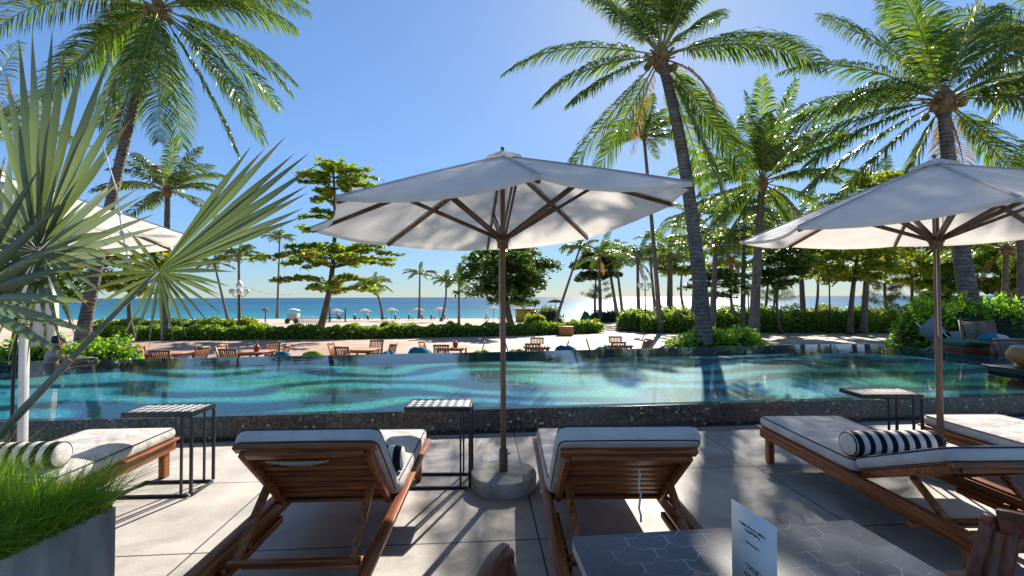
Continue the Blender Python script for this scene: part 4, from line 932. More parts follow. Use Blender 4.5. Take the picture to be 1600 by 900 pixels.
coco_palm('mid distance coconut palm seen between the upper left palm and the white canopy', zb(258, 505, 27, -1), P(262, 300, 27), .22, [(90, .1, .9, .1), (60, 0, .9, .2), (125, .1, .9, .2), (20, .1, .85, .3), (160, .1, .9, .3), (-20, .1, .9, .25), (205, 0, .9, .25)], 3.5, nrand=16, npair=44, leaf=.75, wd=.08, seed=13, mat='frond_far', seg=10)
coco_palm('slender far palm whose crown stands left of the leaning palm trunk', zb(1032, 505, 31, -1), P(1006, 215, 31), .16, [(92, .1, .8, .06), (75, 0, .8, .1), (110, .1, .8, .1)], 3.5, nrand=20, npair=44, leaf=.75, wd=.08, seed=17, mat='frond_far', seg=10, lowdroop=.32, midp=P(1018, 330, 31))
far = [
 ('small palm just left of the lamp by the left hedge', (374, 512), (373, 400), 36, 2.1, .13),
 ('small leaning beach palm between the first lamp and the fan leaf', (358, 495), (335, 412), 42, 2.0, .13),
 ('very thin tall beach palm left of the layered almond tree', (433, 497), (437, 372), 62, 2.4, .15),
 ('short curved beach palm just right of the layered almond tree', (598, 499), (584, 446), 66, 2.9, .2),
 ('upright beach palm in the open sea gap left of the umbrella pole', (655, 498), (656, 428), 68, 2.7, .18),
 ('curved beach palm nearest right of the upright sea gap palm', (689, 502), (697, 440), 60, 2.3, .17),
 ('beach palm beside the dark almond tree behind the umbrella pole', (717, 508), (717, 438), 42, 1.9, .12),
 ('slim palm leaning right beside the dark almond tree', (868, 502), (906, 388), 46, 2.3, .15),
 ('palm of the far group with brown skirts, leftmost trunk', (964, 482), (950, 405), 62, 3.4, .25),
 ('palm of the far group, second trunk, slightly leaning', (973, 482), (962, 400), 58, 3.2, .2),
 ('far palm with straight trunk left of the leaning palm', (1024, 482), (1016, 405), 60, 3.2, .22),
 ('far palm with straight trunk against the sun glitter', (1049, 484), (1049, 400), 56, 3.1, .2),
 ('tall thin palm rising through the almond tree right of the leaning palm', (1160, 500), (1163, 330), 31, 3.0, .17)]
for i, (lb, (bx, by), (cx_, cy_), D, L, tr) in enumerate(far):
    gz = P(bx, by, D).z; gz = min(gz, TZ)
    coco_palm(lb, zb(bx, by, D, gz), P(cx_, cy_, D), tr, [(85, .1, .6, .5)], L, nrand=17 if L < 2.8 else 24, npair=22, leaf=.27*L, wd=.11, seed=30+i, mat='frond_far', seg=8, lowdroop=.36, group='small palms along the beach', bend=.25 if i in (3, 5) else 0, dead=3 if i in (8, 9) else 0, up=.55)
mid = [
 ('coconut palm with yellow lit skirts just right of the leaning palm trunk', (1112, 505), (1118, 385), 27, 3.6, .2),
 ('coconut palm showing between the mid palm and the left tip of the right umbrella', (1256, 500), (1248, 352), 34, 4.2, .2),
 ('coconut palm rising behind the left half of the right umbrella', (1348, 500), (1362, 318), 30, 4.3, .2),
 ('coconut palm behind the far right bushes below the right umbrella', (1568, 500), (1572, 392), 26, 3.6, .2),
 ('coconut palm at the right edge under the drooping corner fronds', (1600, 520), (1592, 300), 22, 4.2, .22),
 ('short coconut palm behind the two straight palms by the far lamp', (998, 490), (996, 408), 44, 3.6, .2),
 ('feathery coconut palm in the far group over the sun glitter', (938, 486), (936, 402), 50, 4.0, .2),
 ('coconut palm between the far lamp and the leaning palm trunk', (1044, 490), (1046, 385), 46, 4.0, .2),
 ('coconut palm crown tangled with the left side of the mid palm', (1082, 500), (1090, 340), 38, 4.2, .18)]
for i, (lb, (bx, by), (cx_, cy_), D, L, tr) in enumerate(mid):
    gz = min(P(bx, by, D).z, TZ); coco_palm(lb, zb(bx, by, D, gz), P(cx_, cy_, D), tr, [(70, .1, .8, .2)], L, nrand=20, npair=44, leaf=.2*L, wd=.075, seed=130+i, mat='frond', seg=9, lowdroop=.32, dead=2, up=.6)
# palm partly outside the frame: its fronds come in at the edges
coco_palm('palm at the far left edge, only its left frame fronds visible behind the fan palm', zb(-60, 520, 19, TZ), P(-35, 205, 19), .22, [(40, 0, 1., .3), (15, 0, 1., .3), (-20, 0, 1, .3), (70, 0, 1, .2)], 4., nrand=14, npair=44, leaf=.7, wd=.045, seed=51)
coco_palm('palm at the top right corner whose dark fronds hang into the frame', zb(1700, 520, 14.5, TZ), P(1668, 60, 14.5), .25, [(165, .1, 1., .3), (185, -.1, 1., .3), (150, .2, 1., .3), (205, .1, 1., .2), (225, 0, 1, .1)], 4.4, nrand=12, npair=80, leaf=1.0, wd=.048, seed=53)

# ================================================================ LEAFY TREES
def leafquads(C, size, r, flat=.6, asp=.55):
    n = len(C); a = r.normal(size=(n, 3)); a[:, 2] *= (1-flat); a /= np.linalg.norm(a, axis=1)[:, None]
    u = r.normal(size=(n, 3))*[.6, .6, .6]; u[:, 2] += flat*1.6; b = np.cross(a, u); b /= np.linalg.norm(b, axis=1)[:, None]
    s = size*r.uniform(.45, 1.4, n)[:, None]; l = a*s*.5; w = b*s*.5*asp
    nz = np.cross(a, b)*s*.06
    V = np.stack([C-l, C-w+nz+l*.1, C+l, C+w+nz+l*.1], 1).reshape(-1, 3)
    F_ = np.arange(n*4).reshape(n, 4); return V, F_
def clump(center, rad, n, r, squash=.5):
    d = r.normal(size=(n, 3)); d /= np.linalg.norm(d, axis=1)[:, None]; q = d*(r.random(n)**.45)[:, None]*rad
    q[:, 2] *= squash; return q+np.array(tuple(center))
def almond_tree(label, basep, topz, tiers, tr=.2, mat='almond', leaf=.16, seed=1, midp=None, dens=1., name='almond_tree', squash=.42, group='sea almond trees beyond the terrace', crk=.5, bark='bark', top=None, flat=.6):
    """tiers: (z, radius, cx offset, clump radius)"""
    r = np.random.default_rng(seed); rn = random.Random(seed); b = Vector(basep)
    t = thing(name, b, label, 'tree', group)
    c = Vector(top) if top is not None else Vector((b.x, b.y, topz)); pts = []; n = 16
    for i in range(n+1):
        f = i/n; q = b*(1-f)**2+Vector(midp)*2*f*(1-f)+c*f*f if midp is not None else b.lerp(c, f)+Vector((.12*math.sin(f*5+seed), .1*math.cos(f*4+seed), 0))*f
        pts.append(q)
    mb = WB(); mb.tube(pts, [tr*(1.0-.75*i/n+.4*math.exp(-i*1.2)) for i in range(n+1)], 10, wob=.04)
    CC = []
    for (z, rad, ox, cr) in tiers:
        f = min(max((z-b.z)/(c.z-b.z), 0), 1); k = min(int(f*n), n-1); st = pts[k].lerp(pts[k+1], f*n-k)
        nb = rn.choice((5, 6, 7)) if rad > 1.1 else 5; a0 = rn.random()*6
        for j in range(nb):
            a = a0+j*2*math.pi/nb+rn.uniform(-.25, .25); rr = rad*rn.uniform(.72, 1.08)
            e = st+Vector((ox*.8+math.cos(a)*rr, math.sin(a)*rr, rn.uniform(-.16, .24)*rad*.6)); m_ = st.lerp(e, .5)+Vector((0, 0, .10*rr))
            mb.tube([st-Vector((0, 0, .25*cr)), m_, e], [tr*.28*(1-f*.5), tr*.16, tr*.05], 6, wob=.05)
            nc = max(2, int(rr/(cr*.75)))
            for q in range(nc):
                g = .25+.75*(q+.6)/nc; p = (st.lerp(m_, g*2) if g < .5 else m_.lerp(e, g*2-1))
                p = p+Vector((rn.uniform(-1, 1), rn.uniform(-1, 1), rn.uniform(-.2, .5)))*cr*.45
                CC.append(clump(p, cr*rn.uniform(.65, 1.1), int(dens*190*(cr/.5)**1.6), r, squash))
                if rn.random() < .6:
                    p2 = p+Vector((rn.uniform(-1, 1), rn.uniform(-1, 1), rn.uniform(-.2, .2)))*cr*1.1; mb.tube([p, p2], [tr*.06, tr*.03], 4); CC.append(clump(p2, cr*.5, int(dens*60*(cr/.5)**1.6), r, squash))
    mb.build('trunk', M[bark], t, smooth=True)
    C = np.concatenate(CC); V, F_ = leafquads(C, leaf, r, flat); mb = WB(); mb.add(V, F_); mb.build('crown', M[mat], t)
    return t
Z = lambda py, D: CAMZ+(464-py)/F*D
D = 30.
almond_tree('tall layered almond tree with flat tiers left of the middle umbrella', zb(497, 514, D, TZ), Z(255, D), [(Z(258, D), 1.3, .3, .40), (Z(270, D), 2.6, .6, .45), (Z(286, D), 3.0, .5, .42), (Z(304, D), 2.4, .5, .42), (Z(326, D), 2.2, -.4, .40), (Z(346, D), 1.8, -1.0, .38), (Z(374, D), 2.8, -.3, .42), (Z(386, D), 4.4, -.5, .42), (Z(400, D), 4.0, .9, .42), (Z(428, D), 3.4, -.3, .42), (Z(442, D), 2.6, .9, .42)], .24, seed=2, midp=P(533, 420, D), top=P(520, 256, D), dens=.15, leaf=.34, mat='almond_light')
D = 36.
almond_tree('dense dark almond tree directly behind the middle umbrella pole', zb(800, 506, D, -1), Z(392, D), [(Z(396, D), 3.2, 0, .7), (Z(412, D), 4.0, .2, .8), (Z(430, D), 3.9, -.2, .8), (Z(447, D), 3.6, .2, .75), (Z(462, D), 3.0, -.3, .7), (Z(476, D), 2.0, .3, .5)], .28, 'darkleaf', .34, 4, dens=.24, midp=P(782, 450, D), top=P(796, 398, D), squash=.75)
trees_r = [
 ('small layered almond tree just right of the leaning palm trunk', (1118, 508), 30, [(428, 1.3, 0, .35), (440, 2.0, .2, .35), (455, 2.3, .3, .35), (470, 1.6, .2, .3)], 'darkleaf', .17, .2, .09),
 ('dark drooping tree with thin forked stems behind the near hedge', (1222, 510), 30, [(392, 1.4, 0, .6), (408, 2.0, 0, .6), (425, 2.0, 0, .55), (438, 1.5, 0, .4)], 'darkleaf', .2, .22, .11),
 ('yellow green almond tree left of the far triple lamp', (1270, 500), 38, [(385, 2.2, 0, .7), (400, 2.9, 0, .7), (418, 2.2, 0, .6)], 'yellowleaf', .22, .22, .15),
 ('stout almond tree leaning just right of the far triple lamp', (1328, 512), 29, [(290, 2.2, .5, .5), (310, 2.4, 1.4, .5), (345, 2.6, 1.2, .55), (382, 2.8, .4, .6), (398, 3.2, .2, .6), (412, 1.8, -.6, .5)], 'yellowleaf', .19, .2, .19),
 ('forked flat topped almond tree in the gap left of the right umbrella pole', (1417, 500), 36, [(388, 2.8, 0, .6), (402, 3.0, 0, .55), (420, 2.8, -.5, .45), (436, 1.6, .4, .4)], 'yellowleaf', .2, .2, .17),
 ('broad green almond tree just right of the right umbrella pole', (1492, 490), 34, [(382, 2.4, 0, .7), (398, 2.8, 0, .7), (420, 2.6, 0, .65), (442, 2.2, 0, .6), (460, 1.8, 0, .5)], 'hedge', .2, .22, .16),
 ('bushy almond tree between the thick palm trunk and the right edge', (1556, 490), 33, [(372, 2.2, 0, .7), (392, 2.8, 0, .7), (412, 2.8, 0, .7), (436, 2.4, 0, .6)], 'yellowleaf', .2, .22, .16),
 ('tree at the right edge above the slatted beach chair', (1625, 490), 31, [(350, 2.6, 0, .7), (378, 3.0, 0, .7), (410, 3.0, 0, .7), (440, 2.6, 0, .6)], 'almond', .2, .22, .16),
 ('round dark almond tree in the second row behind the broad palm', (1520, 486), 44, [(400, 3.2, 0, .9), (420, 3.8, 0, .9), (445, 3.2, 0, .8)], 'darkleaf', .28, .28, .18),
 ('yellowish tree behind the closed white umbrella at the left', (210, 508), 26, [(395, 2.0, 0, .5), (412, 2.6, 0, .55), (430, 2.6, 0, .5), (446, 1.8, 0, .45)], 'yellowleaf', .2, .2, .15),
 ('dark bushy tree behind the fan palm at the left edge', (20, 520), 20, [(400, 2.0, 0, .6), (430, 2.6, 0, .6), (460, 2.4, 0, .6)], 'darkleaf', .2, .2, .15),
 ('light green tree behind the mid palm trunk, low over the hedge', (1150, 500), 40, [(372, 2.4, 0, .7), (390, 3.0, 0, .7), (410, 2.6, 0, .6)], 'yellowleaf', .2, .2, .15),
 ('slender light tree between the drooping dark tree and the umbrella tip', (1192, 500), 44, [(345, 2.4, 0, .8), (365, 3.0, 0, .8), (388, 2.6, 0, .7)], 'almond_light', .2, .2, .15),
 ('light green tree filling the gap above the forked almond tree', (1390, 490), 46, [(360, 3.2, 0, .9), (378, 3.6, 0, .9), (398, 3.0, 0, .8)], 'almond_light', .22, .2, .18),
 ('far tree left of the leaning palm with a rounded top', (930, 486), 60, [(402, 2.6, 0, .9), (415, 3.4, 0, 1.), (430, 3.0, 0, .9)], 'needle', .3, .3, .2),
 ('far rounded tree behind the straight palms right of the lamp', (1072, 486), 62, [(385, 3.2, 0, 1.), (402, 4.4, 0, 1.), (420, 4.0, 0, 1.)], 'almond', .3, .3, .22),
 ]
for i, (lb, (bx, by), D, tiers, mt, lf, _, tr) in enumerate(trees_r):
    gz = min(P(bx, by, D).z, TZ); tt = [(Z(py, D), r_, ox, cr) for py, r_, ox, cr in tiers]
    almond_tree(lb, zb(bx, by, D, gz), tt[0][0], tt, tr, mt, lf*1.5, 60+i, dens=.22, midp=P(bx+(-18 if i % 2 else 14), (by+tiers[-1][0])/2, D) if 'leaning' not in lb else P(bx-2, 460, D), top=P(bx+(32 if 'leaning' in lb and i == 3 else 4), tiers[0][0], D), squash=.7)
# casuarinas: feathery crowns on thin stems
def casuarina(label, bx, by, D, ty, w, seed):
    r = np.random.default_rng(seed); rn = random.Random(seed); gz = min(P(bx, by, D).z, TZ); b = zb(bx, by, D, gz); c = P(bx+rn.uniform(-6, 6), ty, D)
    t = thing('casuarina_tree', b, label, 'tree', 'feathery casuarinas near the beach'); mb = WB(); mb.tube([b.lerp(c, k/8)+Vector((.1*math.sin(k+seed), 0, 0)) for k in range(9)], [.14*(1-.8*k/8) for k in range(9)], 8, wob=.05)
    CC = []; H = c.z-b.z
    for k in range(34):
        f = .22+.78*rn.random(); st = b.lerp(c, f); a = rn.random()*6.28; rr = w*(1.15-f)*rn.uniform(.5, 1.1); e = st+Vector((math.cos(a)*rr, math.sin(a)*rr, rr*.35)); mb.tube([st, e], [.03, .01], 4)
        for g in (.5, .75, 1.): CC.append(clump(st.lerp(e, g), .42, 70, r, .8))
    mb.build('trunk', M['bark'], t, smooth=True)
    C = np.concatenate(CC); n = len(C); a = r.normal(size=(n, 3))*.5; a[:, 2] -= .8; a /= np.linalg.norm(a, axis=1)[:, None]; b_ = np.cross(a, r.normal(size=(n, 3))); b_ /= np.linalg.norm(b_, axis=1)[:, None]
    l = a*r.uniform(.12, .3, n)[:, None]; w_ = b_*.018; V = np.stack([C-w_, C+w_, C+l+w_*.3, C+l-w_*.3], 1).reshape(-1, 3)
    mb = WB(); mb.add(V, np.arange(n*4).reshape(n, 4)); mb.build('crown', M['needle'], t); return t
for i, (lb, bx, by, D, ty, w_) in enumerate([
  ('feathery casuarina over the sea between the far lamp and the forked almond', 1385, 492, 44, 395, 2.2), ('feathery casuarina just left of the right umbrella pole', 1448, 490, 42, 400, 2.0),
  ('low feathery casuarina right of the umbrella pole', 1478, 490, 40, 415, 1.9), ('feathery casuarina behind the drooping dark tree', 1208, 486, 46, 372, 2.4), ('feathery casuarina at the far left of the sunlit sea', 938, 484, 60, 385, 2.4),
  ('feathery casuarina beside the thick ringed palm trunk', 1575, 490, 40, 395, 2.2)]): casuarina(lb, bx, by, D, ty, w_, 90+i)

# ================================================================ HEDGES AND BUSHES
def hedge(name, label, path, width, h, n, leaf, mat='hedge', seed=1, cat='hedge', zb_=TZ, group='clipped hedges beyond the pool', lump=.12):
    """path: list of (x,y); a leafy band with an uneven top"""
    r = np.random.default_rng(seed); pts = [Vector((x, y, 0)) for x, y in path]; seg = [(b-a).length for a, b in zip(pts[:-1], pts[1:])]; tot = sum(seg)
    o_ = Vector((sum(p.x for p in pts)/len(pts), sum(p.y for p in pts)/len(pts), zb_)); t = thing(name, o_, label, cat, group)
    def at(s):
        for a, b, l in zip(pts[:-1], pts[1:], seg):
            if s <= l: break
            s -= l
        d = (b-a).normalized(); return a+d*min(s, l), Vector((-d.y, d.x, 0))
    def topn(s): return 1+lump*math.sin(s*2.1+seed)+lump*.8*math.sin(s*5.3+seed*2)+lump*.5*math.sin(s*11+seed)
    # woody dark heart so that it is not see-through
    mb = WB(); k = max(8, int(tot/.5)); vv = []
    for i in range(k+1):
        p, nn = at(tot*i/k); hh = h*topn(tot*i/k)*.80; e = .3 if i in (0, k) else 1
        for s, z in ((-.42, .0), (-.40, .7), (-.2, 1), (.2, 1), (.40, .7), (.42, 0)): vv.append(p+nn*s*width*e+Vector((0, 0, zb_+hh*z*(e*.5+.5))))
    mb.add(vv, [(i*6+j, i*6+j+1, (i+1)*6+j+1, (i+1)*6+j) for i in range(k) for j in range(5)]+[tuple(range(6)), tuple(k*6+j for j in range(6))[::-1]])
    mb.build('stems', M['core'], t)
    C = np.zeros((n, 3)); S = r.random(n)*tot; side = r.uniform(-1, 1, n); zz = r.random(n)
    for i in range(n):
        p, nn = at(S[i]); hh = h*topn(S[i]); u, v = side[i], zz[i]
        if r.random() < .55: v = 1-(abs(u)**3)*.35+r.normal()*.05      # top shell
        else: u = math.copysign(1-(v**4)*.3+r.normal()*.06, u)           # flank shell
        p = p+nn*u*width*.5; C[i] = (p.x, p.y, zb_+hh*v)
    ends = r.random(n) < .0
    V, F_ = leafquads(C, leaf, r, .25, .5); mb = WB(); mb.add(V, F_); mb.build('foliage', M[mat], t); return t
def gx(px, D): return (px-800)/F*D
hedge('hedge', 'long low hedge along the far side of the terrace left of the umbrella pole', [(gx(150, 27), 27.2), (gx(550, 27.6), 27.6), (gx(800, 29), 29.4), (gx(940, 31), 31.5)], 1.1, .72, 30000, .15, seed=1)
hedge('hedge', 'second darker hedge behind the first one, left of the street lamp', [(gx(150, 36), 36), (gx(395, 37), 37)], 1.6, .85, 9000, .18, 'almond', seed=2, zb_=-1.1)
hedge('hedge', 'leafy hedge with pale flecks behind the right half of the terrace', [(gx(1000, 31), 31.6), (gx(1200, 31), 31.5), (gx(1420, 30), 30.5), (gx(1640, 29), 29)], 1.5, 1.2, 34000, .16, seed=3)
hedge('hedge', 'back hedge in front of the sea between the palm trunks', [(gx(1010, 42), 42), (gx(1300, 42), 42), (gx(1560, 40), 40)], 1.6, 1.55, 14000, .2, 'almond', seed=4, zb_=-1.15)
def bush(label, cx_, cy_, rx, ry, h, n, leaf, mat='brightbush', seed=1, z0=TZ):
    r = np.random.default_rng(seed); t = thing('bush', (cx_, cy_, z0), label, 'bush', 'bright leafy bushes round the pool')
    k = 10; lumps = [(r.uniform(-.6, .6)*rx, r.uniform(-.6, .6)*ry, r.uniform(.45, .62)) for _ in range(k)]+[(0, 0, .7)]
    C = []; mb = MB()
    for lx, ly, lr in lumps:
        m_ = n//len(lumps); d = r.normal(size=(m_, 3)); d[:, 2] = np.abs(d[:, 2])*1.1-.15; d /= np.linalg.norm(d, axis=1)[:, None]; q = d*(.88+.2*r.random(m_))[:, None]
        hh = h*r.uniform(.8, 1.08); C.append(np.stack([lx+q[:, 0]*rx*lr, ly+q[:, 1]*ry*lr, np.maximum(q[:, 2], 0)*hh*.98], 1))
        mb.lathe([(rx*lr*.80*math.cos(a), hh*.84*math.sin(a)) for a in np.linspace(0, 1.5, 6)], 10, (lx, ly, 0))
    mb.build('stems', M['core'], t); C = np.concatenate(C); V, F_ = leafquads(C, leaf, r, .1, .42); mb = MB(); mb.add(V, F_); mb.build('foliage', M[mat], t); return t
bush('bright green bush round the foot of the leaning palm just beyond the pool', 6.2, 13.6, 1.6, .9, 1.52, 11000, .16, seed=1)
bush('tall bright bush at the far right corner of the pool', gx(1490, 12.6), 13.2, 1.15, 1.0, 2.3, 9000, .17, seed=2)
bush('bright bush behind the slatted beach chair at the right edge', gx(1590, 12.), 12.9, 1.6, 1.0, 2.35, 8000, .17, seed=3)
bush('bright bush at the left beyond the pool behind the swimmer', gx(125, 11.3), 11.6, 1.25, .8, 1.5, 7000, .14, seed=4)
bush('bright bush at the left edge behind the white post', gx(10, 11.2), 11.6, 1.1, .8, 1.5, 5000, .14, seed=5)
for i, (lb, px, D, rx, h, mt) in enumerate([
  ('rounded bush at the foot of the lamp left of the leaning palm', 985, 33, 1.1, 1.5, 'hedge'), ('rounded bush behind the shadowed trunk beside the leaning palm', 1055, 33, 1.7, 1.75, 'yellowleaf'),
  ('dark low shrub on the sand near the green kayak', 945, 52, 1.8, 1.4, 'darkleaf'), ('dark low shrub behind the lamp on the sand', 990, 50, 2.2, 1.7, 'darkleaf'),
  ('dark low shrub under the straight far palms', 1080, 50, 2.4, 1.6, 'darkleaf'), ('brownish beach shrub right of the dark almond tree', 850, 48, 1.9, 1.9, 'darkleaf'),
  ('small seedling on the sand behind the long hedge', 606, 34, .7, .75, 'almond'), ('low sunlit shrub at the foot of the left street lamp', 388, 33, .8, 1.0, 'yellowleaf'),
  ('low shrub trailing on the sand by the left lamp', 405, 36, .7, .6, 'almond'), ('yellow green shrub by the beach hut behind the almond tree', 836, 42, 1.0, 1.1, 'yellowleaf'),
  ('shrub at the end of the long hedge beside the sand path', 925, 34, 1.0, .9, 'yellowleaf')]):
    zz = TZ if D < 34 else float(np.interp(D, ys, zs)); bush(lb, gx(px, D), D, rx, rx*.8, h, 2400, .2, mt, 10+i, zz)

# ================================================================ LAMPS, DINING SETS, BEACH THINGS
def street_lamp(loc, h, label, nglobe=4):
    t = thing('street_lamp', loc, label, 'street lamp', 'black lamps with milky globes')
    mb = MB(); mb.lathe([(.11, 0), (.11, .12), (.06, .2), (.05, 1.), (.04, h-.7), (.03, h)], 10); mb.build('lamp_post', M['darkmetal'], t, smooth=True)
    for k in range(nglobe):
        a = k*2*math.pi/nglobe+.5; x, y = .42*math.cos(a), .42*math.sin(a)
        mb = MB(); mb.tube([(0, 0, h-.55), (x*.6, y*.6, h-.62), (x, y, h-.45)], .022, 6); mb.build('arm', M['darkmetal'], t, smooth=True)
        mb = MB(); mb.lathe([(.05, -.02), (.13, .02), (.19, .12), (.20, .22), (.15, .33), (.0, .38)], 14, (x, y, h-.45)); mb.build('globe', M['globe'], t, smooth=True)
    mb = MB(); mb.lathe([(.05, 0), (.16, .04), (.22, .14), (.20, .26), (.12, .38), (.03, .5), (0, .58)], 14, (0, 0, h-.05)); mb.build('globe', M['globe'], t, smooth=True)
    return t
for (px, py, top, D, lb, ng) in ((374, 512, 437, 30, 'black globe lamp beyond the terrace at the left, before the open sea', 4), (1008, 519, 430, 31, 'black globe lamp with a shade just left of the leaning palm', 4), (1296, 515, 413, 30.2, 'black globe lamp among the trees at the right', 3), (1169, 508, 441, 36, 'small dark globe lamp half hidden behind the mid palm trunk', 2)):
    street_lamp((gx(px, D), D, TZ), Z(top, D)-TZ-.45, lb, ng)
# festoon lights between lamps
lightstring('light_string', [P(378, 447, 30), P(470, 457, 42), P(600, 458, 60)], 'faint festoon of bulbs over the beach from the left lamp', r=.012, nb=22, br=.04, sag=.35)

def dining_chair_proto():
    t = thing('dining_chair', (0, 0, 0), 'x', 'chair', 'teak chairs on the far terrace'); X_, Y_, Z_ = M['farteak_x'], M['farteak_y'], M['farteak_z']; w = .52
    mb = MB()
    for k in range(7): mb.box((0, .05+k*.065, .43), (w-.04, .055, .02))
    mb.build('seat', X_, t)
    mb = MB()
    for s in (-1, 1): mb.bar((s*(w/2-.02), .0, .40), (s*(w/2-.02), -.16, .95), .035, .03, (1, 0, 0))
    for k in range(8): x = -w/2+.06+k*(w-.12)/7; mb.bar((x, -.015, .47), (x, -.15, .90), .036, .012, (0, 1, 0))
    mb.bar((-w/2, -.155, .93), (w/2, -.155, .93), .03, .06); mb.bar((-w/2+.03, -.02, .48), (w/2-.03, -.02, .48), .03, .04); mb.build('backrest', Z_, t)
    for s in (-1, 1):
        mb = MB(); mb.bar((s*(w/2-.02), -.02, 0), (s*(w/2-.02), .0, .42), .04, .04, (1, 0, 0)); mb.build('leg', Z_, t)
        mb = MB(); mb.box((s*(w/2-.02), .46, .21), (.04, .04, .42)); mb.build('leg', Z_, t)
    return t
def dining_table(loc, rz, label, w=.95, l=1.1):
    t = thing('terrace_table', loc, label, 'table', 'teak tables on the far terrace', rz); mb = MB()
    n = 9
    for k in range(n): mb.box((-w/2+(k+.5)*w/n, 0, .735), (w/n-.006, l, .025))
    mb.box((0, 0, .70), (w-.1, l-.1, .045)); mb.build('tabletop', M['farteak_y'], t)
    for sx in (-1, 1):
        for sy in (-1, 1): mb = MB(); mb.box((sx*(w/2-.09), sy*(l/2-.09), .34), (.06, .06, .68)); mb.build('leg', M['farteak_z'], t)
    return t
def bean_bag(loc, label, col, r=.45, h=.55):
    t = thing('bean_bag', loc, label, 'bean bag', 'bean bags among the terrace tables'); mb = MB()
    seg = 20; prof = [(.0, 0), (.8, .01), (1.02, .12), (1.08, .3), (1.02, .52), (.86, .74), (.58, .92), (.28, .99), (0, 1.0)]
    mb.lathe([(r*a, h*b) for a, b in prof], seg); V = mb.v[0]; rn = np.random.default_rng(int(loc[0]*10) % 97)
    an = np.arctan2(V[:, 1], V[:, 0]); V[:, 0] *= 1+.06*np.sin(3*an+1); V[:, 2] *= 1+.12*np.sin(an*2+rn.random()*6)*(V[:, 2] > .05); V[:, 0] += .25*V[:, 2]*rn.choice([-1, 1])
    mb.build('cover', fabric('bean_'+label[:6], col, c2=tuple(x*.7 for x in col), wr=.8), t, smooth=True)
    mb = MB(); mb.tube([(r*1.04*math.cos(a), r*.99*math.sin(a), h*.16) for a in np.linspace(0, 6.283, 22)], .012, 5, cap=False); mb.build('seam', M['piping'], t, smooth=True); return t
proto = dining_chair_proto(); used = [False]
def place_chair(x, y, rz, lb):
    if not used[0]: o_ = proto; o_.location = (x, y, TZ); o_.rotation_euler = (0, 0, rz); o_['label'] = lb; used[0] = True; return
    dup(proto, (x, y, TZ), rz, lb)
ordn = ['leftmost', 'second', 'third', 'fourth', 'fifth', 'sixth']
sets = [(268, 14.4, 'nslr'), (397, 14.7, 'lnfr'), (566, 15.2, 'lnfr'), (707, 15.7, 'lnr'), (838, 16.0, 'lfnr'), (965, 16.4, 'lfnr')]
for i, (px, D, who) in enumerate(sets):
    x = gx(px, D); rz = R(-4+3*math.sin(i*2)); dining_table((x, D, TZ), rz, '%s teak table from the left on the far terrace' % ordn[i])
    for c_, dx, dy, a, lb in (('n', -.15, -.95, 0, 'near side teak chair'), ('f', .05, .95, 180, 'far side teak chair facing the pool'), ('l', -.98, .05, -90, 'left side teak chair'), ('r', .98, -.05, 90, 'right side teak chair'), ('s', .55, -.9, 12, 'second near side teak chair')):
        if c_ in who: place_chair(x+dx*math.cos(rz)-dy*math.sin(rz), D+dx*math.sin(rz)+dy*math.cos(rz), R(a)+rz+R(7*math.sin(i*3+dx*5)), '%s at the %s terrace table from the left' % (lb, ordn[i]))
    if i in (1, 3):
        t = thing('table_jar', (x+.1, D, TZ+.748), 'small red jar standing on the %s terrace table from the left' % ordn[i], 'jar', 'red jars on the terrace tables'); mb = MB(); mb.lathe([(.05, 0), (.09, .05), (.10, .12), (.06, .19), (.03, .22)], 12); mb.build('jar_body', plain('red_jar', (.45, .06, .03), .3), t, smooth=True)
        mb = MB(); mb.lathe([(.032, .22), (.035, .25), (.012, .27), (.02, .33), (0, .36)], 10); mb.build('lid', plain('red_lid', (.5, .12, .05), .4), t, smooth=True)
BLUE, TEAL, LIME = (.02, .10, .22), (.03, .22, .27), (.30, .38, .03)
for px, D, c_, lb, r_ in ((356, 14.2, LIME, 'lime green bean bag under the second terrace table', .36), (432, 14.3, TEAL, 'teal bean bag behind the right chair of the second terrace table', .36), (497, 14.3, LIME, 'lime green bean bag left of the third terrace table', .40), (598, 14.6, TEAL, 'teal bean bag right of the third terrace table', .36), (665, 14.2, TEAL, 'large teal bean bag left of the fourth terrace table', .46), (742, 14.6, LIME, 'lime green bean bag right of the fourth terrace table', .4), (815, 14.8, LIME, 'lime green bean bag left of the fifth terrace table', .4), (893, 14.6, BLUE, 'dark blue bean bag right of the fifth terrace table', .44), (932, 15.6, TEAL, 'small grey teal bean bag left of the sixth terrace table', .36), (1031, 14.4, BLUE, 'boxy dark blue bean bag just left of the palm bush', .44)):
    bean_bag((gx(px, D), D, TZ), lb, c_, r_*1.15, .72+.12*(r_ > .43))
place_chair(gx(1005, 15.2), 15.4, R(95), 'lone teak chair beside the boxy dark blue bean bag')
# timber box at the hedge end
t = thing('timber_box', (gx(884, 29.2), 29.2, TZ), 'small brown timber box at the foot of the long hedge', 'box'); mb = MB()
for k in range(4): mb.box((0, 0, .08+k*.13), (.9, .6, .12))
mb.build('box_sides', M['farteak_x'], t, bevel=.01); mb = MB(); mb.box((0, 0, .55), (.98, .68, .05)); mb.build('lid', M['farteak_x'], t)
# low grey wall by the left bush
t = thing('low_wall', (gx(92, 13.5), 13.8, TZ), 'low grey rendered wall behind the left bush', 'wall'); mb = MB(); mb.box((0, 0, .45), (1.6, .25, .9)); mb.build('wall_body', M['base'], t, bevel=.01); mb = MB(); mb.box((0, 0, .925), (1.7, .32, .05)); mb.build('coping', M['base'], t, bevel=.008)
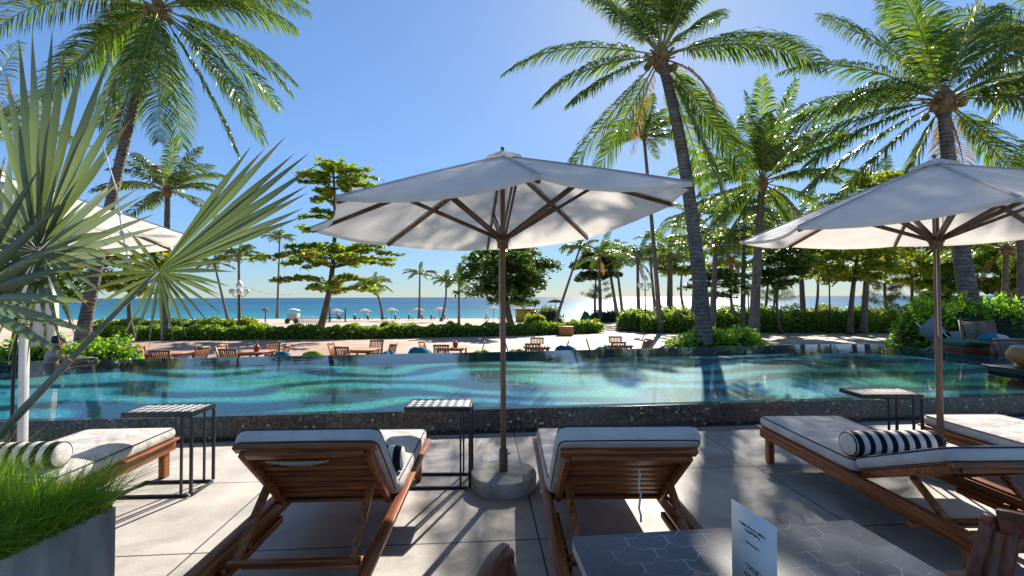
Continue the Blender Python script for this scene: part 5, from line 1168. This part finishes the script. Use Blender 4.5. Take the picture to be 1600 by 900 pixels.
# closed white parasol
D = 11.6; cx_ = gx(64, D)
t = thing('closed_parasol', (cx_, D, TZ), 'furled white parasol standing beyond the pool behind the swimmer', 'parasol')
mb = MB(); mb.tube([(0, 0, 0), (0, 0, 5.3)], .035, 10); mb.build('pole', M['polewood'], t, smooth=True)
mb = MB(); z0 = Z(537, D)-TZ; z1 = Z(300, D)-TZ; seg = 40; vv = []; prof = [(.30, 0), (.315, .35), (.31, .9), (.27, 1.6), (.20, 2.4), (.10, 3.2), (.05, z1-z0)]
for rr, z in prof:
    for k in range(seg): a = 2*math.pi*k/seg; q = rr*(1+.11*math.sin(a*8+z)); vv.append((q*math.cos(a), q*math.sin(a), z0+z))
n = len(prof); mb.add(vv, [(i*seg+k, i*seg+(k+1) % seg, (i+1)*seg+(k+1) % seg, (i+1)*seg+k) for i in range(n-1) for k in range(seg)]); mb.build('folded_canopy', M['canvas'], t, smooth=True)
mb = MB(); mb.tube([(.285*math.cos(a), .285*math.sin(a), z0+1.5) for a in np.linspace(0, 6.283, 20)], .02, 6, cap=False); mb.build('strap', M['whitepaint'], t, smooth=True)
mb = MB(); mb.lathe([(.45, 0), (.45, .1), (.06, .14), (.06, .4)], 24); mb.build('base', M['base'], t)

# beach parasols with paired chairs
def beach_parasol(x, y, gz, h, r, lb):
    t = thing('beach_parasol', (x, y, gz), lb, 'parasol', 'white parasols along the beach'); mb = MB(); mb.tube([(0, 0, 0), (0, 0, h)], .04, 6); mb.build('pole', M['polewood'], t)
    mb = MB(); mb.lathe([(r, h-.55), (r*.5, h-.22), (.02, h)], 8); mb.build('canopy', M['beachcanvas'], t); return t
def beach_chair(x, y, gz, lb):
    t = thing('beach_lounger', (x, y, gz), lb, 'sun lounger', 'dark loungers under the beach parasols'); mb = MB(); mb.box((0, .2, .32), (.7, 1.3, .10)); mb.build('seat', M['darkmetal'], t)
    mb = MB(); mb.bar((0, -.45, .35), (0, -.85, .95), .7, .08, (1, 0, 0)); mb.build('backrest', M['darkmetal'], t)
    for s in (-1, 1): mb = MB(); mb.box((s*.3, .6, .14), (.07, .07, .27)); mb.build('leg', M['darkmetal'], t)
for i, (px, top, ord_) in enumerate(((526, 481, 'leftmost'), (570, 481, 'second'), (612, 480, 'third'), (653, 480, 'fourth'), (687, 479, 'fifth'), (771, 478, 'sixth'))):
    D = 70; gz = float(np.interp(D, ys, zs)); x = gx(px, D); beach_parasol(x, D, gz, Z(top, D)-gz, 1.25, '%s white beach parasol from the left at the waterline' % ord_)
    for s in (-1, 1): beach_chair(x+s*1.0, D-1, gz, '%s dark beach lounger under the %s beach parasol' % ('left' if s < 0 else 'right', ord_))
# swing frame, cart, picket fence on the sand
D = 58; gz = float(np.interp(D, ys, zs)); x = gx(515, D)
t = thing('garden_swing', (x, D, gz), 'dark wooden post with a crossbeam on the sand right of the almond trunk', 'swing'); mb = MB(); mb.box((0, 0, 1.), (.16, .16, 2.)); mb.build('post', M['bark'], t); mb = MB(); mb.box((2.05, 0, .9), (.14, .14, 1.8)); mb.build('post', M['bark'], t)
mb = MB(); mb.box((1.02, 0, .62), (2.0, .12, .1)); mb.box((1.02, 0, .95), (2.0, .10, .08)); mb.build('crossbeam', M['bark'], t)
D = 52; gz = float(np.interp(D, ys, zs)); x = gx(459, D)
t = thing('beach_cart', (x, D, gz), 'white canopied beach cart on the sand beside the picket fence', 'cart'); mb = MB(); mb.box((0, 0, .75), (1.1, .9, .8)); mb.build('cart_body', plain('cream_cart', (.55, .50, .42), .7), t, bevel=.03)
mb = MB(); mb.lathe([(.95, 0), (.5, .2), (.02, .34)], 4, (0, 0, 1.45)); mb.build('cart_roof', M['whitepaint'], t)
for s in (-1, 1):
    mb = MB(); mb.tube([(s*.5, -.46, .3), (s*.5, -.52, .3)], .3, 14); mb.build('wheel', M['bark'], t)
    mb = MB(); mb.box((s*.5, 0, 1.3), (.05, .05, .35)); mb.build('roof_post', M['whitepaint'], t)
t = thing('picket_fence', (gx(481, 52), 52, gz), 'low white picket fence on the sand left of the almond trunk', 'fence'); mb = MB()
for k in range(12): mb.box((-1.1+k*.2, 0, .4), (.09, .03, .8))
mb.box((0, .03, .25), (2.4, .03, .07)); mb.box((0, .03, .6), (2.4, .03, .07)); mb.build('pickets', M['whitepaint'], t)
D = 60; gz = float(np.interp(D, ys, zs))
t = thing('beach_stand', (gx(415, D), D, gz), 'small brown bird table like post by the waterline at the left', 'post'); mb = MB(); mb.box((0, 0, .8), (.12, .12, 1.6)); mb.build('post', M['bark'], t); mb = MB(); mb.lathe([(.55, 0), (.4, .15), (.02, .4)], 8, (0, 0, 1.55)); mb.build('thatch_cap', M['fibre'], t)
# thatched beach hut & brown parasol right of dark almond
D = 55; gz = float(np.interp(D, ys, zs)); t = thing('beach_hut', (gx(822, D), D, gz), 'low yellowish beach hut behind the dark almond tree', 'hut'); mb = MB(); mb.box((0, 0, .75), (2.6, 1.6, 1.5)); mb.build('wall', plain('yellow_wall', (.50, .36, .08), .8), t); mb = MB(); mb.box((0, -.02, 1.62), (3.3, 2.2, .16)); mb.build('roof', plain('hut_roof', (.45, .42, .30), .8), t, bevel=.03)
mb = MB(); mb.box((.6, -.82, .6), (.6, .05, 1.2)); mb.build('door', M['bark'], t)
t = beach_parasol(gx(868, D), D, gz, Z(466, D)-gz, 1.1, 'small brown thatched parasol beyond the dark almond tree'); t['group'] = 'thatched parasol'; 
for ch in t.children:
    if ch.name.startswith('canopy'): ch.data.materials.clear(); ch.data.materials.append(M['fibre'])
# green kayak standing on end
D = 50; gz = float(np.interp(D, ys, zs)); t = thing('green_tent', (gx(916, D), D, gz), 'small green and blue beach tent on the sand path', 'tent'); GRN = fabric('tent_green', (.03, .30, .10)); mb = MB()
mb.add([(-.75, -.6, 0), (.75, -.6, 0), (.75, .6, 0), (-.75, .6, 0), (-.25, 0, 1.35), (.2, 0, 1.15)], [(0, 1, 5, 4), (1, 2, 5), (2, 3, 4, 5), (3, 0, 4)]); mb.build('tent_cover', GRN, t)
mb = MB(); mb.add([(-.22, -.62, .05), (.25, -.62, .05), (.02, -.35, .75)], [(0, 1, 2)]); mb.build('tent_flap', fabric('tent_yellow', (.5, .36, .03)), t)
mb = MB(); mb.add([(-.85, -.3, 0), (-.8, .3, 0), (-.3, 0, 1.33)], [(0, 1, 2)]); mb.build('side_flap', fabric('tent_blue', (.05, .28, .5)), t)

# right side deck beyond the pool, slatted chair, recliner, mattress, bowl
slab('side_deck', [(10.35, 9.3), (11.7, 8.45), (26, 7.9), (26, 13), (10.6, 13), (10.35, 11.4)], TZ, .08, M['core'])
SD = .082; D = 10.4; x = gx(1556, D)
t = thing('slatted_beach_seat', (x, D, SD), 'weathered slatted wooden seat with cushions at the right end of the pool', 'bench', None, R(4)); G1 = wood('grey_teak', (.16, .12, .09), (.36, .29, .23), 'z', .6)
mb = MB()
for k in range(17): mb.bar((-.42+k*.0525, -.38, .10), (-.44+k*.055, -.30, .46), .03, .02, (0, 1, 0))
mb.build('front_slats', G1, t)
mb = MB()
for k in range(20): mb.bar((-.40+k*.042, .25, .38), (-.40+k*.042, .42, .84), .016, .015, (0, 1, 0))
for k in range(9): mb.bar((-.42, .26+k*.018, .42+k*.05), (.42, .26+k*.018, .42+k*.05), .012, .012)
mb.build('backrest', G1, t)
mb = MB(); mb.box((0, 0, .38), (.9, .6, .05)); mb.bar((-.46, -.39, .09), (.46, -.39, .09), .05, .05); mb.bar((-.46, -.30, .47), (.46, -.30, .47), .04, .04); mb.build('seat_frame', G1, t)
for s in (-1, 1):
    mb = MB(); mb.bar((s*.44, .28, 0), (s*.42, .44, .88), .05, .05, (1, 0, 0)); mb.build('leg', G1, t); mb = MB(); mb.box((s*.42, -.25, .18), (.05, .05, .36)); mb.build('leg', G1, t)
t = thing('throw_pillow', (x-.14, D-.02, SD+.41), 'teal throw pillow on the slatted wooden seat', 'pillow'); mb = MB(); cushion_mesh(mb, .30, .18, .13, .03, Matrix.Rotation(R(-20), 4, 'Y'), nx=6, ny=6); mb.build('cover', fabric('teal_pillow', (.03, .20, .27)), t, smooth=True)
t = thing('throw_pillow', (x+.13, D-.02, SD+.41), 'small white throw pillow on the slatted wooden seat', 'pillow'); mb = MB(); cushion_mesh(mb, .26, .16, .11, .03, Matrix.Rotation(R(14), 4, 'Y'), nx=6, ny=6); mb.build('cover', M['cushion'], t, smooth=True)
for xx, lb in ((gx(1515, 10.9), 'green bench mattress left of the slatted wooden seat'), (gx(1602, 10.9), 'green bench mattress right of the slatted wooden seat')):
    t = thing('daybed', (xx, 11.0, SD), lb, 'daybed', 'green daybeds by the pool end'); mb = MB(); mb.box((0, 0, .14), (1.0, .8, .26)); mb.build('daybed_frame', M['redwood_x'], t, bevel=.01); mb = MB(); cushion_mesh(mb, .98, .78, .10, .02, Matrix.Translation((0, -.39, .275)), nx=6, ny=6); mb.build('mattress', fabric('green_mattress', (.05, .20, .13)), t, smooth=True)
D = 11.7; t = thing('recliner', (gx(1466, D), D, SD), 'small grey sling recliner beside the bush left of the right umbrella pole', 'recliner'); GS = fabric('grey_sling', (.25, .27, .30))
mb = MB(); mb.bar((-.35, 0, .75), (.12, 0, .25), .5, .02, (0, 1, 0)); mb.bar((.10, 0, .26), (.65, 0, .30), .5, .02, (0, 1, 0)); mb.build('sling', GS, t)
for s in (-1, 1):
    mb = MB(); mb.tube([(-.37, s*.27, .77), (.12, s*.27, .24), (.66, s*.27, .31)], .018, 6); mb.tube([(-.1, s*.27, .48), (.3, s*.27, 0)], .016, 6); mb.tube([(.45, s*.27, .28), (-.2, s*.27, 0)], .016, 6); mb.build('frame', M['whitepaint'], t, smooth=True)
# amber bowl on a dark plinth
D = 7.6; bx = gx(1606, D); t = thing('plinth', (bx+.1, D, 0), 'dark stone plinth under the amber bowl at the right edge', 'plinth'); mb = MB(); mb.box((0, 0, .12+.0), (.8, .8, .34)); mb.build('plinth_body', plain('dark_stone', (.03, .03, .032), .4), t, bevel=.01); mb = MB(); mb.box((0, 0, .305), (.9, .9, .03)); mb.build('capstone', plain('dark_stone_cap', (.05, .05, .052), .3), t, bevel=.006)
t = thing('amber_bowl', (bx+.06, D, .322), 'round amber bowl planter with pale rim at the right edge of the pool', 'bowl'); mb = MB(); mb.lathe([(.10, 0), (.22, .03), (.31, .12), (.325, .22), (.28, .31), (.24, .34), (.22, .33), (.26, .30), (.29, .22), (.27, .12), (.1, .04), (0, .04)], 32); mb.build('bowl_body', plain('amber_glaze', (.50, .19, .05), .25), t, smooth=True)
mb = MB(); mb.tube([(.25*math.cos(a), .25*math.sin(a), .34) for a in np.linspace(0, 6.283, 33)], .018, 8, cap=False); mb.build('rim', plain('pale_rim', (.45, .40, .38), .4), t, smooth=True)

# ================================================================ SWIMMER
def skin_fig(name, verts, edges, radii, root, mat, parent, sub=2):
    me = bpy.data.meshes.new(name); me.from_pydata(verts, edges, []); me.update(); o_ = bpy.data.objects.new(name, me); COL.objects.link(o_); o_.parent = parent
    sk = o_.modifiers.new('skin', 'SKIN')
    if not me.skin_vertices:
        bpy.context.view_layer.objects.active = o_; me.skin_vertices if me.skin_vertices else None
    for i, r_ in enumerate(radii):
        v = me.skin_vertices[0].data[i]; v.radius = (r_, r_) if not isinstance(r_, tuple) else r_; v.use_root = (i == root)
    sb = o_.modifiers.new('sub', 'SUBSURF'); sb.levels = sub; sb.render_levels = sub; sk.use_smooth_shade = True; me.materials.append(mat); return o_
SKIN = noise_mat('skin', (.40, .21, .14), (.52, .30, .21), 6, .5, bump=.03)
mp_ = P(70, 565, 9.15)
t = thing('person', (mp_.x, mp_.y, WZ-.75), 'shirtless person in the pool, back to the camera, arms resting on the far edge', 'person', None, R(-30))
h = .75
VV = [(0, 0, .05), (0, .02, .35), (0, .06, .62), (0, .12, .93), (0, .16, 1.02), (.02, .19, 1.09), (.02, .21, 1.18), (.02, .20, 1.25), (-.19, .12, .93), (.19, .12, .93), (-.34, .26, .80), (.36, .28, .80), (-.30, .46, h+.07), (.42, .50, h+.07), (-.27, .54, h+.06), (.45, .58, h+.06)]
EE = [(0, 1), (1, 2), (2, 3), (3, 4), (4, 5), (5, 6), (6, 7), (3, 8), (3, 9), (8, 10), (9, 11), (10, 12), (11, 13), (12, 14), (13, 15)]
RR = [(.16, .12), (.15, .11), (.18, .12), (.15, .10), .06, .075, .098, .07, .075, .075, .05, .05, .033, .033, (.04, .02), (.04, .02)]
try:
    for i, (hx, hy) in enumerate(((-.27, .54), (.45, .58))):
        for k in range(5):
            a = (k-2)*.018; n = len(VV); L_ = (.05, .075, .085, .075, .06)[k]
            VV += [(hx+a, hy+.03, h+.065), (hx+a*1.3, hy+.03+L_*.6, h+.062), (hx+a*1.4, hy+.03+L_, h+.045)]; EE += [(14+i, n), (n, n+1), (n+1, n+2)]; RR += [.010, .009, .007]
    skin_fig('body', VV, EE, RR, 2, SKIN, t)
except Exception as e:
    print('skin problem', e)
mb = MB(); mb.lathe([(.098, -.05), (.108, .0), (.104, .05), (.075, .095), (0, .115)], 16, (.02, .20, 1.20)); mb.v[0][:, 1] -= .012; mb.build('hair', plain('dark_hair', (.02, .014, .01), .6), t, smooth=True)
for s in (-1, 1): mb = MB(); mb.lathe([(0, -.03), (.018, -.01), (.02, .015), (0, .03)], 8, (.02+s*.098, .205, 1.165)); mb.build('ear', SKIN, t, smooth=True)
mb = MB(); mb.lathe([(.02, -.03), (.016, 0), (.004, .03)], 8, (.02, .305, 1.16)); mb.build('nose', SKIN, t, smooth=True)
